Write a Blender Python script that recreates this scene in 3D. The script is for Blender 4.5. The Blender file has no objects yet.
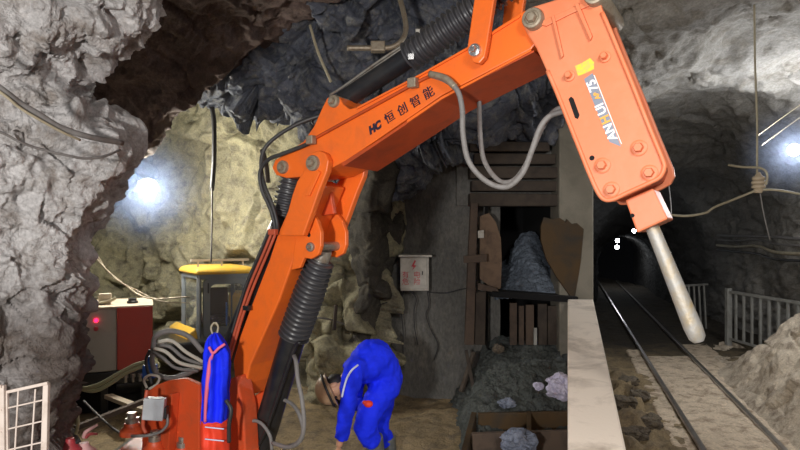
import bpy, math, random
import numpy as np
from mathutils import Vector
R = random.Random(7)
sc = bpy.context.scene
COL = sc.collection
F, HY, CH = 578.0, 232.0, 2.07          # focal length in pixels, horizon row, eye height
def P(px, py, d):
    return Vector(((px-400)/F*d, d, CH+(HY-py)/F*d))
def TL(lat, y, z):                       # tunnel coordinates
    return Vector((lat+0.29*y, y, z))

# ------------------------------------------------------------------ noise (numpy)
def _hash(ix, iy, iz, seed):
    h = (ix.astype(np.int64)*374761393 + iy.astype(np.int64)*668265263 + iz.astype(np.int64)*2147483647 + seed*1274126177) & 0xffffffff
    h = ((h ^ (h >> 13))*1274126177) & 0xffffffff
    h = ((h ^ (h >> 16))*2246822519) & 0xffffffff
    return (h ^ (h >> 15)) & 0xffffffff
def _r(ix, iy, iz, seed): return _hash(ix, iy, iz, seed)/4294967295.0
def vnoise(p, seed=0):                   # -1..1 value-gradient noise
    i = np.floor(p).astype(np.int64); f = p-i; u = f*f*f*(f*(f*6-15)+10)
    out = 0
    for dx in (0, 1):
        for dy in (0, 1):
            for dz in (0, 1):
                X, Y, Z = i[:, 0]+dx, i[:, 1]+dy, i[:, 2]+dz
                g = (_r(X, Y, Z, seed)*2-1)*(f[:, 0]-dx)+(_r(X, Y, Z, seed+11)*2-1)*(f[:, 1]-dy)+(_r(X, Y, Z, seed+23)*2-1)*(f[:, 2]-dz)
                w = (u[:, 0] if dx else 1-u[:, 0])*(u[:, 1] if dy else 1-u[:, 1])*(u[:, 2] if dz else 1-u[:, 2])
                out = out+g*w
    return out*1.6
def fbm(p, o=4, seed=0, gain=.5):
    a, s, out = 1, 1, 0
    for k in range(o):
        out = out+a*vnoise(p*s+k*7.3, seed+k); a *= gain; s *= 2.03
    return out
def ridged(p, o=4, seed=0, gain=.5):
    a, s, out = 1, 1, 0
    for k in range(o):
        out = out+a*(1-2*np.abs(vnoise(p*s+k*3.1, seed+k))); a *= gain; s *= 2.1
    return out
def facet(p, seed=0, tilt=1.0):          # piecewise planar blocks: broken rock
    i = np.floor(p).astype(np.int64)
    best = np.full(len(p), 9e9); val = np.zeros(len(p)); sec = np.full(len(p), 9e9)
    for dx in (-1, 0, 1):
        for dy in (-1, 0, 1):
            for dz in (-1, 0, 1):
                X, Y, Z = i[:, 0]+dx, i[:, 1]+dy, i[:, 2]+dz
                c = np.stack([X+_r(X, Y, Z, seed), Y+_r(X, Y, Z, seed+5), Z+_r(X, Y, Z, seed+9)], 1)
                q = p-c; d = (q*q).sum(1)
                g = np.stack([_r(X, Y, Z, seed+31), _r(X, Y, Z, seed+37), _r(X, Y, Z, seed+41)], 1)*2-1
                v = (q*g).sum(1)*tilt+(_r(X, Y, Z, seed+51)-.5)
                m = d < best
                sec = np.where(m, best, np.minimum(sec, d)); val = np.where(m, v, val); best = np.where(m, d, best)
    e = np.sqrt(sec)-np.sqrt(best)
    return val-0.25*np.exp(-e*14)

# ------------------------------------------------------------------ materials
def _nt(name):
    m = bpy.data.materials.new(name); m.use_nodes = True
    nt = m.node_tree; b = nt.nodes['Principled BSDF']
    return m, nt, b
def _mix(nt, fac, a, b):
    n = nt.nodes.new('ShaderNodeMix'); n.data_type = 'RGBA'
    if isinstance(fac, (int, float)): n.inputs[0].default_value = fac
    else: nt.links.new(fac, n.inputs[0])
    for k, v in ((6, a), (7, b)):
        if isinstance(v, tuple): n.inputs[k].default_value = (*v[:3], 1)
        else: nt.links.new(v, n.inputs[k])
    return n.outputs[2]
def _noise(nt, scale, detail=6, rough=.55, vec=None, dist=0):
    n = nt.nodes.new('ShaderNodeTexNoise'); n.inputs['Scale'].default_value = scale
    n.inputs['Detail'].default_value = detail; n.inputs['Roughness'].default_value = rough; n.inputs['Distortion'].default_value = dist
    nt.links.new(vec, n.inputs['Vector'])
    return n.outputs[0]
def _ramp(nt, fac, lo, hi):
    n = nt.nodes.new('ShaderNodeMapRange'); n.inputs[1].default_value = lo; n.inputs[2].default_value = hi
    nt.links.new(fac, n.inputs[0]); return n.outputs[0]
def _pos(nt, scale=(1, 1, 1), rot=(0, 0, 0)):
    g = nt.nodes.new('ShaderNodeNewGeometry'); m = nt.nodes.new('ShaderNodeMapping')
    m.inputs['Scale'].default_value = scale; m.inputs['Rotation'].default_value = rot
    nt.links.new(g.outputs['Position'], m.inputs[0]); return m.outputs[0]
def rock_mat(name, c1, c2, c3, s=1.0, bump=.5, rough=.9, stretch=(1, 1, 1), spec=.3, fine=1.0, far_shade=None, mud=None):
    m, nt, b = _nt(name); v = _pos(nt, stretch)
    n1 = _noise(nt, 1.3*s, 6, .6, v, .4); n2 = _noise(nt, 6*s, 8, .7, v, .3); n3 = _noise(nt, 45*s*fine, 4, .7, v)
    c = _mix(nt, _ramp(nt, n1, .35, .65), c1, c2)
    c = _mix(nt, _ramp(nt, n2, .48, .68), c, c3)
    if far_shade or mud:
        g = nt.nodes.new('ShaderNodeNewGeometry'); sx = nt.nodes.new('ShaderNodeSeparateXYZ'); nt.links.new(g.outputs['Position'], sx.inputs[0])
        def mth(op, a, b):
            q = nt.nodes.new('ShaderNodeMath'); q.operation = op
            for k, v_ in enumerate((a, b)):
                if isinstance(v_, (int, float)): q.inputs[k].default_value = v_
                else: nt.links.new(v_, q.inputs[k])
            return q.outputs[0]
        if far_shade:      # shade deeper in the drift, painted into the colour
            c = _mix(nt, mth('MULTIPLY', _ramp(nt, mth('ADD', sx.outputs[1], mth('MULTIPLY', n1, 2.0)), far_shade[0]+1, far_shade[1]+1), far_shade[2]), c, (.022, .021, .021))
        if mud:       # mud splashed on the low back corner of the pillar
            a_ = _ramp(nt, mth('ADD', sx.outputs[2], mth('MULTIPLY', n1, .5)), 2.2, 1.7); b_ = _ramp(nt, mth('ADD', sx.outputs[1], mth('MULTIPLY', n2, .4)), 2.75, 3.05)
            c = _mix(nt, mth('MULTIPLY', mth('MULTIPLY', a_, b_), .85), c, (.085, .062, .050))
    hsv = nt.nodes.new('ShaderNodeHueSaturation'); mr = nt.nodes.new('ShaderNodeMapRange')
    mr.inputs[1].default_value = .3; mr.inputs[2].default_value = .7; mr.inputs[3].default_value = .72; mr.inputs[4].default_value = 1.25
    nt.links.new(n3, mr.inputs[0]); nt.links.new(mr.outputs[0], hsv.inputs['Value']); nt.links.new(c, hsv.inputs['Color'])
    nt.links.new(hsv.outputs[0], b.inputs['Base Color'])
    b.inputs['Roughness'].default_value = rough; b.inputs['Specular IOR Level'].default_value = spec
    vo = nt.nodes.new('ShaderNodeTexVoronoi'); vo.inputs['Scale'].default_value = 9*s; nt.links.new(v, vo.inputs['Vector'])
    ad = nt.nodes.new('ShaderNodeMath'); ad.operation = 'ADD'; nt.links.new(n2, ad.inputs[0])
    mu = nt.nodes.new('ShaderNodeMath'); mu.operation = 'MULTIPLY'; mu.inputs[1].default_value = .35; nt.links.new(n3, mu.inputs[0]); nt.links.new(mu.outputs[0], ad.inputs[1])
    ad2 = nt.nodes.new('ShaderNodeMath'); ad2.operation = 'MULTIPLY_ADD'; ad2.inputs[1].default_value = .35; nt.links.new(vo.outputs[0], ad2.inputs[0]); nt.links.new(ad.outputs[0], ad2.inputs[2])
    bp = nt.nodes.new('ShaderNodeBump'); bp.inputs['Strength'].default_value = bump; bp.inputs['Distance'].default_value = .06/s
    nt.links.new(ad2.outputs[0], bp.inputs['Height']); nt.links.new(bp.outputs[0], b.inputs['Normal'])
    return m
def mat(name, c, rough=.5, metal=0.0, dirt=None, damt=.5, dscale=6, bump=.0, emit=None, es=0, spec=.5, bs=40, alpha=None, trans=0):
    m, nt, b = _nt(name); v = _pos(nt)
    b.inputs['Roughness'].default_value = rough; b.inputs['Metallic'].default_value = metal; b.inputs['Specular IOR Level'].default_value = spec
    n1 = _noise(nt, dscale, 8, .65, v, .5)
    d = dirt if dirt else tuple(x*.75 for x in c[:3])
    mm = nt.nodes.new('ShaderNodeMath'); mm.operation = 'MULTIPLY'; mm.inputs[1].default_value = damt
    nt.links.new(_ramp(nt, n1, .45, .7), mm.inputs[0])
    nt.links.new(_mix(nt, mm.outputs[0], c, d), b.inputs['Base Color'])
    if bump:
        bp = nt.nodes.new('ShaderNodeBump'); bp.inputs['Strength'].default_value = bump; bp.inputs['Distance'].default_value = .01
        nt.links.new(_noise(nt, bs, 5, .6, v), bp.inputs['Height']); nt.links.new(bp.outputs[0], b.inputs['Normal'])
    if emit: b.inputs['Emission Color'].default_value = (*emit, 1); b.inputs['Emission Strength'].default_value = es
    if trans: b.inputs['Transmission Weight'].default_value = trans
    if alpha is not None: b.inputs['Alpha'].default_value = alpha
    return m
M = {}
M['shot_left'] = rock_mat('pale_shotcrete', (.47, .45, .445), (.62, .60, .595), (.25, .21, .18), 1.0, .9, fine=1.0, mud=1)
M['brown_roof'] = rock_mat('brown_roof_rock', (.10, .066, .056), (.15, .105, .092), (.065, .046, .040), 1.0, .6)
M['brown_shade'] = rock_mat('brown_shade_rock', (.05, .045, .04), (.075, .068, .058), (.12, .11, .085), 1.2, .7)
M['cavern'] = rock_mat('yellow_grey_rock', (.36, .33, .21), (.26, .24, .17), (.15, .135, .105), 1.0, .7)
M['dark_rock'] = rock_mat('dark_blue_rock', (.070, .078, .105), (.15, .165, .21), (.26, .255, .24), 1.5, .9, rough=.6, spec=.5)
M['shot_grey'] = rock_mat('grey_shotcrete', (.36, .345, .315), (.29, .28, .26), (.20, .18, .15), .8, .5, stretch=(1, .6, 1.6), far_shade=(11.8, 14.8, .9))
M['wall_grey'] = rock_mat('grey_concrete_wall', (.155, .15, .14), (.11, .108, .10), (.19, .18, .16), .7, .25, stretch=(1, 1, .5))
M['floor'] = rock_mat('sandy_floor', (.36, .27, .15), (.25, .19, .115), (.14, .11, .08), 1.0, .6, far_shade=(8.8, 11.0, .85))
M['track'] = rock_mat('track_concrete', (.74, .61, .46), (.62, .51, .38), (.28, .20, .14), 1.0, .35)
M['bank'] = rock_mat('cream_rubble', (.62, .53, .41), (.52, .44, .34), (.27, .21, .16), 1.2, .7)
M['gravel'] = rock_mat('ore_gravel', (.08, .09, .085), (.11, .12, .115), (.06, .062, .062), 3.0, 1.0, fine=.7)
M['gravel_blue'] = rock_mat('ore_gravel_blue', (.15, .18, .23), (.21, .25, .31), (.08, .095, .12), 3.5, 1.0, fine=.7)
M['rock_blue'] = rock_mat('blue_ore', (.16, .19, .26), (.25, .28, .36), (.08, .09, .12), 4, .9, rough=.5)
M['rock_white'] = rock_mat('white_ore', (.55, .52, .70), (.75, .72, .88), (.35, .33, .45), 5, .8, rough=.4)
M['rock_brown'] = rock_mat('brown_ore', (.13, .105, .08), (.19, .16, .12), (.06, .05, .045), 4, .8)
M['cream'] = mat('cream_concrete', (.88, .77, .66), .8, dirt=(.27, .20, .15), damt=.75, dscale=2.2, bump=.2)
M['column'] = mat('column_concrete', (.24, .22, .18), .85, dirt=(.15, .14, .11), damt=.8, dscale=3, bump=.3)
M['orange'] = mat('orange_paint', (.86, .155, .018), .38, dirt=(.55, .12, .035), damt=.45, dscale=7, bump=.06)
M['orange_dust'] = mat('dusty_orange_paint', (.74, .20, .085), .5, dirt=(.60, .25, .13), damt=.6, dscale=5, bump=.08)
M['orange_side'] = mat('dark_orange_paint', (.50, .07, .012), .45, dirt=(.22, .04, .015), damt=.6)
M['red_orange'] = mat('red_orange_paint', (.66, .085, .022), .45, dirt=(.36, .09, .04), damt=.6, dscale=8, bump=.1)
M['black'] = mat('black_paint', (.014, .015, .018), .32, dirt=(.05, .045, .04), damt=.5)
M['rubber'] = mat('rubber_bellows', (.055, .054, .060), .38, dirt=(.09, .08, .07), damt=.5, dscale=12)
M['hose'] = mat('grey_hose', (.20, .19, .185), .6, dirt=(.11, .10, .09), damt=.6, dscale=25, bump=.3, bs=150)
M['hose_black'] = mat('black_hose', (.03, .03, .032), .5, dirt=(.09, .08, .07), damt=.4)
M['hose_tan'] = mat('tan_cable', (.42, .37, .26), .6, dirt=(.22, .18, .12), damt=.6)
M['hose_yel'] = mat('yellow_grey_cable', (.45, .43, .25), .6, damt=.5)
M['hose_red'] = mat('red_hose', (.50, .09, .04), .5, dirt=(.2, .06, .04), damt=.6)
M['steel'] = mat('worn_steel', (.40, .38, .34), .4, .7, dirt=(.25, .17, .11), damt=.8, dscale=20, bump=.15)
M['pin'] = mat('pin_steel', (.34, .29, .22), .45, .4, dirt=(.20, .13, .08), damt=.7, dscale=40)
M['chrome'] = mat('bright_steel', (.75, .75, .75), .25, .9)
M['chisel'] = mat('chisel_steel', (.40, .39, .37), .5, .3, dirt=(.42, .31, .15), damt=.9, dscale=11, bump=.35)
M['rust'] = mat('rusty_steel', (.105, .072, .052), .8, .1, dirt=(.05, .036, .03), damt=.9, dscale=6, bump=.3)
M['rust_amber'] = mat('amber_rust', (.075, .042, .014), .75, .1, dirt=(.03, .028, .024), damt=.9, dscale=3, bump=.3)
M['rust_light'] = mat('brown_rusty_steel', (.20, .13, .085), .8, .1, dirt=(.09, .06, .045), damt=.9, dscale=6, bump=.3)
M['timber'] = mat('old_timber', (.060, .045, .034), .85, dirt=(.028, .021, .018), damt=.9, dscale=5, bump=.4)
M['void'] = mat('void_black', (.006, .006, .007), .95, damt=0)  # near-black painted for the darkness in openings, holes and recesses
M['rail'] = mat('rail_steel', (.42, .40, .38), .3, .8, dirt=(.28, .20, .15), damt=.5, dscale=10)
M['rail_side'] = mat('rail_rust', (.16, .10, .07), .8, .1)
M['fence'] = mat('railing_grey', (.30, .30, .28), .6, .1, dirt=(.18, .17, .15), damt=.7)
M['grille'] = mat('grille_paint', (.62, .53, .47), .6, dirt=(.38, .29, .23), damt=.7, dscale=12)
M['box_grey'] = mat('power_pack_grey', (.36, .34, .31), .55, dirt=(.22, .20, .17), damt=.5, dscale=3)
M['box_red'] = mat('power_pack_red', (.42, .05, .035), .5, dirt=(.30, .06, .05), damt=.5, dscale=4)
M['box_dust'] = mat('dusty_top', (.50, .42, .32), .8, damt=.5)
M['cab_yellow'] = mat('cab_yellow', (.72, .43, .05), .5, dirt=(.45, .33, .12), damt=.6, dscale=6)
M['cab_grey'] = mat('cab_grey', (.17, .19, .21), .5, dirt=(.25, .24, .21), damt=.4)
M['glass'] = mat('cab_glass', (.80, .86, .84), .05, trans=.0, alpha=.07, damt=.2)
M['seat'] = mat('seat_vinyl', (.05, .03, .035), .6)
M['jbox'] = mat('junction_box_grey', (.48, .51, .54), .5, dirt=(.36, .36, .35), damt=.5)
M['cabinet'] = mat('cabinet_white', (.50, .48, .43), .55, dirt=(.30, .27, .23), damt=.7, dscale=9)
M['redpaint'] = mat('red_paint_mark', (.55, .03, .05), .6, dirt=(.45, .25, .22), damt=.7, dscale=60)
M['blue'] = mat('blue_cotton', (.012, .035, 1.0), .75, dirt=(.006, .016, .62), damt=.5, dscale=9, bump=.4, bs=18, spec=.2)
M['silver'] = mat('reflective_tape', (.68, .72, .95), .35, damt=.2)
M['hivis'] = mat('orange_red_cloth', (.92, .06, .02), .6, dirt=(.7, .04, .02), damt=.4)
M['pink'] = mat('pink_strap', (.85, .16, .28), .6)
M['skin'] = mat('skin', (.50, .27, .17), .6, damt=.2)
M['hair'] = mat('black_hair', (.015, .012, .012), .6)
M['helmet'] = mat('tan_helmet', (.40, .26, .16), .4, dirt=(.22, .14, .09), damt=.6, dscale=20)
M['boot'] = mat('grey_rubber_boot', (.11, .12, .125), .6, dirt=(.22, .20, .16), damt=.6, dscale=14)
M['ext_red'] = mat('extinguisher_red', (.38, .04, .05), .45, dirt=(.25, .12, .10), damt=.7, dscale=12)
M['ext_pink'] = mat('dusty_pink_metal', (.58, .33, .32), .5, dirt=(.38, .25, .23), damt=.6, dscale=20)
M['lamp'] = mat('lamp_glass', (1, 1, 1), .3, emit=(.93, .97, 1), es=60)
M['lamp_warm'] = mat('tunnel_lamp_glass', (1, 1, 1), .3, emit=(.95, .97, 1), es=40)
M['redled'] = mat('red_led', (1, .02, .05), .3, emit=(1, .01, .06), es=6)
M['plastic_black'] = mat('black_plastic', (.02, .02, .022), .5)
M['sticker'] = mat('grey_sticker', (.20, .23, .30), .45, dirt=(.28, .27, .30), damt=.4, dscale=14)
M['white'] = mat('white_lettering', (.82, .80, .82), .5, dirt=(.6, .5, .45), damt=.4, dscale=60)
M['letter'] = mat('dark_lettering', (.018, .012, .035), .5)
M['amber'] = mat('amber_lettering', (.80, .38, .06), .5)
M['yellow'] = mat('yellow_decal', (.80, .58, .04), .5, dirt=(.75, .35, .18), damt=.9, dscale=60)
M['ceramic'] = mat('tan_insulator', (.46, .37, .26), .6)
M['bluevalve'] = mat('blue_fitting', (.03, .13, .50), .5)
M['white_hose'] = mat('dusty_white_hose', (.52, .49, .42), .6, dirt=(.35, .32, .26), damt=.5)

# ------------------------------------------------------------------ mesh building
def basis(a):
    a = a.normalized(); u = Vector((0, 0, 1)) if abs(a.z) < .9 else Vector((1, 0, 0))
    x = a.cross(u).normalized(); return x, x.cross(a).normalized()
def spline(pts, n=8):
    pts = [Vector(p) for p in pts]
    if len(pts) < 3: return pts
    q = [pts[0]*2-pts[1]]+pts+[pts[-1]*2-pts[-2]]; out = []
    for i in range(1, len(q)-2):
        for k in range(n):
            t = k/n
            out.append(.5*((2*q[i])+(q[i+1]-q[i-1])*t+(2*q[i-1]-5*q[i]+4*q[i+1]-q[i+2])*t*t+(3*q[i]-q[i-1]-3*q[i+1]+q[i+2])*t**3))
    out.append(pts[-1]); return out
class MB:
    def __init__(s): s.v = []; s.f = []
    def add(s, vs, fs):
        o = len(s.v); s.v += [Vector(x) for x in vs]; s.f += [tuple(i+o for i in f) for f in fs]; return s
    def prism(s, pts, off):              # polygon swept by a vector
        n = len(pts); off = Vector(off)
        s.add(list(pts)+[Vector(p)+off for p in pts], [tuple(range(n)), tuple(range(2*n-1, n-1, -1))]+[(i, i+n, (i+1) % n+n, (i+1) % n) for i in range(n)])
        return s
    def box(s, c, size, ax=None):
        c = Vector(c); X, Y, Z = ax if ax else (Vector((1, 0, 0)), Vector((0, 1, 0)), Vector((0, 0, 1)))
        h = [x/2 for x in size]
        vs = [c+X*(a*h[0])+Y*(b*h[1])+Z*(d*h[2]) for a in (-1, 1) for b in (-1, 1) for d in (-1, 1)]
        return s.add(vs, [(0, 1, 3, 2), (4, 6, 7, 5), (0, 4, 5, 1), (2, 3, 7, 6), (0, 2, 6, 4), (1, 5, 7, 3)])
    def bar(s, a, b, w, h):
        a, b = Vector(a), Vector(b); d = b-a; x, y = basis(d)
        return s.box((a+b)/2, (w, d.length, h), (x, d.normalized(), y))
    def tube(s, pts, r, seg=10, n=8, smooth=True, cap=True):
        pl = spline(pts, n) if smooth else [Vector(p) for p in pts]
        m = len(pl)
        if isinstance(r, (int, float)): rr = [r]*m
        else: rr = [float(np.interp(i/(m-1)*(len(r)-1), range(len(r)), r)) for i in range(m)]
        t0 = (pl[1]-pl[0]).normalized(); x, y = basis(t0); vs = []
        for i, p in enumerate(pl):
            t = (pl[min(i+1, m-1)]-pl[max(i-1, 0)])
            t = t.normalized() if t.length > 1e-9 else t0
            x = (x-t*x.dot(t)).normalized(); y = t.cross(x)
            for k in range(seg):
                a = 2*math.pi*k/seg; vs.append(p+(x*math.cos(a)+y*math.sin(a))*rr[i])
        fs = [(i*seg+k, i*seg+(k+1) % seg, (i+1)*seg+(k+1) % seg, (i+1)*seg+k) for i in range(m-1) for k in range(seg)]
        if cap: fs += [tuple(range(seg-1, -1, -1)), tuple(range((m-1)*seg, m*seg))]
        return s.add(vs, fs)
    def lathe(s, a, d, prof, seg=20):    # profile: (along, radius)
        a = Vector(a); d = Vector(d).normalized()
        return s.tube([a+d*p[0] for p in prof], 1, seg, smooth=False) if False else s._lathe(a, d, prof, seg)
    def _lathe(s, a, d, prof, seg):
        x, y = basis(d); vs = []
        for (t, r) in prof:
            for k in range(seg):
                w = 2*math.pi*k/seg; vs.append(a+d*t+(x*math.cos(w)+y*math.sin(w))*max(r, 1e-4))
        m = len(prof)
        fs = [(i*seg+k, i*seg+(k+1) % seg, (i+1)*seg+(k+1) % seg, (i+1)*seg+k) for i in range(m-1) for k in range(seg)]
        fs += [tuple(range(seg-1, -1, -1)), tuple(range((m-1)*seg, m*seg))]
        return s.add(vs, fs)
    def ball(s, c, r, ax=None, seg=16, rings=10):
        c = Vector(c); X, Y, Z = ax if ax else (Vector((1, 0, 0)), Vector((0, 1, 0)), Vector((0, 0, 1)))
        if isinstance(r, (int, float)): r = (r, r, r)
        vs = []
        for i in range(rings+1):
            t = math.pi*i/rings
            for k in range(seg):
                a = 2*math.pi*k/seg
                vs.append(c+X*(r[0]*max(math.sin(t), 1e-3)*math.cos(a))+Y*(r[1]*max(math.sin(t), 1e-3)*math.sin(a))+Z*(r[2]*math.cos(t)))
        return s.add(vs, [(i*seg+k, i*seg+(k+1) % seg, (i+1)*seg+(k+1) % seg, (i+1)*seg+k) for i in range(rings) for k in range(seg)])
    def build(s, name, m, parent=None, smooth=False, bevel=0, label=None, **kw):
        me = bpy.data.meshes.new(name)
        if parent is not None:
            r = parent
            while r.parent: r = r.parent
            o0 = r.location.copy()
        else:
            lo = [min(v[i] for v in s.v) for i in range(3)]; hi = [max(v[i] for v in s.v) for i in range(3)]
            o0 = Vector(((lo[0]+hi[0])/2, (lo[1]+hi[1])/2, lo[2]))
        me.from_pydata([tuple(v-o0) for v in s.v], [], s.f); me.update()
        import bmesh
        bm = bmesh.new(); bm.from_mesh(me); bmesh.ops.recalc_face_normals(bm, faces=bm.faces[:]); bm.to_mesh(me); bm.free()
        me.materials.append(M[m] if isinstance(m, str) else m)
        o = bpy.data.objects.new(name, me); COL.objects.link(o)
        if parent is not None: o.parent = parent
        else: o.location = o0
        if smooth:
            for p in me.polygons: p.use_smooth = True
            if smooth == 'auto':
                md = o.modifiers.new('n', 'EDGE_SPLIT'); md.split_angle = math.radians(40)
        if bevel:
            b = o.modifiers.new('b', 'BEVEL'); b.width = bevel; b.segments = 2; b.limit_method = 'ANGLE'; b.angle_limit = math.radians(35)
        if label: o['label'] = label
        for k, v in kw.items(): o[k] = v
        return o
def tag(o, label, cat, group=None, kind=None):
    o['label'] = label; o['category'] = cat
    if group: o['group'] = group
    if kind: o['kind'] = kind
    return o
def empty(name, loc, label=None, cat=None, group=None):
    o = bpy.data.objects.new(name, None); COL.objects.link(o); o.location = Vector(loc); o.empty_display_size = .1
    if label: tag(o, label, cat, group)
    return o

# ------------------------------------------------------------------ rock patches
def crw(m, N):
    W = np.zeros((N, m))
    for j, u in enumerate(np.linspace(0, m-1, N)):
        i = min(int(u), m-2); t = u-i
        w = [.5*(-t+2*t*t-t**3), .5*(2-5*t*t+3*t**3), .5*(t+4*t*t-3*t**3), .5*(-t*t+t**3)]
        for k, a in zip((i-1, i, i+1, i+2), w):
            if k < 0: W[j, 0] += 2*a; W[j, 1] -= a
            elif k > m-1: W[j, m-1] += 2*a; W[j, m-2] -= a
            else: W[j, k] += a
    return W
def patch(name, lat, nu, nv, disp, m, toward=(0, 0, 2.07), smooth=True, **kw):
    C = np.array([[list(p) for p in row] for row in lat], float)
    Wu, Wv = crw(C.shape[0], nu), crw(C.shape[1], nv)
    S = np.einsum('ia,abk->ibk', Wu, C); S = np.einsum('jb,ibk->ijk', Wv, S)
    n = np.cross(np.gradient(S, axis=0), np.gradient(S, axis=1)); n /= np.linalg.norm(n, axis=2, keepdims=True)+1e-9
    if (n*(np.array(toward)-S)).sum(2).mean() < 0: n = -n; flip = True
    p = S.reshape(-1, 3); h = disp(p)
    q = p+n.reshape(-1, 3)*h[:, None]
    o0 = np.array([q[:, 0].mean(), q[:, 1].mean(), q[:, 2].min()])
    idx = np.arange(nu*nv).reshape(nu, nv)
    f = np.stack([idx[:-1, :-1], idx[1:, :-1], idx[1:, 1:], idx[:-1, 1:]], -1).reshape(-1, 4)
    me = bpy.data.meshes.new(name); me.from_pydata((q-o0).tolist(), [], f.tolist()); me.update()
    me.materials.append(M[m])
    if smooth: me.polygons.foreach_set('use_smooth', [True]*len(me.polygons))
    o = bpy.data.objects.new(name, me); COL.objects.link(o); o.location = o0
    for k, v in kw.items(): o[k] = v
    return o
def L3(rows): return [[P(*q) for q in r] for r in rows]

# near rock pillar on the left
sil = [(-330, 430, 3.0), (-150, 265, 3.0), (0, 158, 3.05), (32, 126, 3.05), (70, 80, 3.1), (110, 80, 3.2), (148, 114, 3.2), (195, 100, 3.2), (245, 80, 3.2), (300, 74, 3.2), (380, 66, 3.25), (450, 68, 3.3), (640, 72, 3.3)]
rows = []
for (py, sx, sd) in sil:
    rows.append([P(-420, py, 1.9), P(-200+(sx-100)*.3, py, 2.3), P(sx-170, py, 2.55), P(sx-75, py, 2.8), P(sx-18, py, 3.0), P(sx, py, sd+.25), P(sx-12, py+(0 if py > 0 else -12), sd+.9), P(sx-45, py+(0 if py > 0 else -25), sd+2.6), P(sx-70, py+(0 if py > 0 else -30), sd+6)])
def d_pillar(p):
    b = fbm(p*1.3, 3, 3)*.11+ridged(p*np.array([2.2, 2.2, 1.6]), 4, 5)*.05+fbm(p*9, 4, 8, .6)*.028
    hole = np.clip(vnoise(p*np.array([4.0, 4.0, 5.5])+5, 31)-.30, 0, 1)*np.clip((p[:, 2]-2.0)/1.0, .25, 1)
    return b*1.15-.55*hole+.030*facet(p*6, 4)+.05*np.clip(ridged(p*np.array([1.6, 1.6, 2.6])+3, 2, 33), -1, 0)
patch('wall_left', rows, 420, 380, d_pillar, 'shot_left', kind='structure')

# brown roof above the side cavern
rows = L3([[(80, -420, 3.2), (260, -420, 3.4), (430, -420, 3.4), (620, -420, 3.4)],
           [(70, -160, 4.0), (200, -170, 4.3), (340, -180, 4.4), (520, -200, 4.5)],
           [(40, -20, 4.9), (170, -20, 5.1), (270, -30, 5.1), (400, -70, 5.2)],
           [(20, 60, 5.8), (140, 70, 6.0), (212, 40, 5.8), (325, -15, 5.6)],
           [(10, 190, 6.6), (130, 156, 6.7), (198, 84, 6.4), (305, 4, 6.1)],
           [(10, 140, 8.4), (125, 125, 8.4), (225, 70, 7.6), (330, 0, 7.2)]])
patch('ceiling', rows, 220, 260, lambda p: fbm(p*.9, 4, 40)*.16+ridged(p*2.2, 4, 44)*.06+facet(p*1.4, 47)*.07+fbm(p*9, 3, 46)*.018, 'brown_roof', kind='structure')

# back of the side cavern
rows = L3([[(-60, 20, 10), (60, 20, 9.4), (160, 20, 9.0), (250, 10, 7.8), (330, 0, 6.9), (400, -10, 6.6)],
           [(-60, 110, 10), (60, 110, 9.4), (160, 110, 9.0), (240, 90, 8.0), (320, 80, 7.2), (400, 70, 7.0)],
           [(-60, 190, 10), (60, 190, 9.8), (160, 190, 9.3), (250, 185, 8.4), (330, 180, 7.6), (405, 175, 7.4)],
           [(-60, 270, 9.8), (60, 270, 9.6), (160, 275, 9.2), (250, 265, 8.2), (335, 260, 7.1), (400, 260, 7.6)],
           [(-60, 350, 9.6), (60, 350, 9.4), (160, 350, 9.0), (250, 345, 7.9), (335, 345, 7.0), (385, 345, 7.5)],
           [(-60, 460, 9.2), (60, 460, 9.0), (160, 460, 8.6), (250, 450, 7.7), (320, 450, 7.1), (380, 450, 7.5)]])
def d_cav(p):
    w = p+np.stack([fbm(p*.8, 2, 60), fbm(p*.8+9, 2, 61), fbm(p*.8+19, 2, 62)], 1)*.35
    low = np.clip((2.2-p[:, 2])/1.2, 0, 1)
    return facet(w*np.array([1.1, 1.1, .9]), 63)*(.13+.52*low)+facet(w*2.2, 66)*(.04+.16*low)+fbm(p*1.2, 4, 67)*.17+ridged(w*np.array([1.7, 1.7, .8]), 3, 65)*.07+fbm(p*8, 3, 68)*.025
patch('wall_back', rows, 300, 330, d_cav, 'cavern', kind='structure')

# dark angular rock above the ore chute
rows = L3([[(190, -420, 3.9), (330, -420, 3.9), (470, -420, 3.9), (610, -420, 4.0), (780, -420, 4.3)],
           [(200, -120, 5.2), (330, -120, 5.2), (460, -120, 5.3), (600, -120, 5.3), (720, -120, 5.5)],
           [(185, 10, 6.5), (320, 0, 6.0), (450, 0, 6.0), (580, 0, 6.1), (680, 10, 6.6)],
           [(188, 104, 6.9), (310, 84, 6.5), (450, 70, 6.5), (570, 60, 6.6), (640, 70, 7.4)],
           [(330, 150, 7.6), (365, 150, 6.9), (450, 118, 6.7), (560, 105, 6.8), (620, 110, 7.8)],
           [(335, 210, 8.0), (380, 225, 7.4), (440, 158, 6.95), (555, 132, 7.0), (600, 130, 8.2)],
           [(345, 260, 8.2), (390, 240, 8.2), (440, 170, 8.0), (555, 140, 8.0), (590, 140, 8.8)]])
def d_dark(p):
    w = p+np.stack([fbm(p*.9, 2, 70), fbm(p*.9+9, 2, 71), fbm(p*.9+19, 2, 72)], 1)*.3
    return facet(w*np.array([1.5, 1.5, 1.0]), 73, 1.5)*.26+facet(w*np.array([4.2, 4.2, 2.4]), 76, 1.5)*.11+facet(w*np.array([9., 9, 6]), 79, 1.5)*.03+fbm(p*1.0, 3, 77)*.10+fbm(p*10, 3, 78)*.015
patch('wall_front', rows, 440, 480, d_dark, 'dark_rock', kind='structure')

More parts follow.
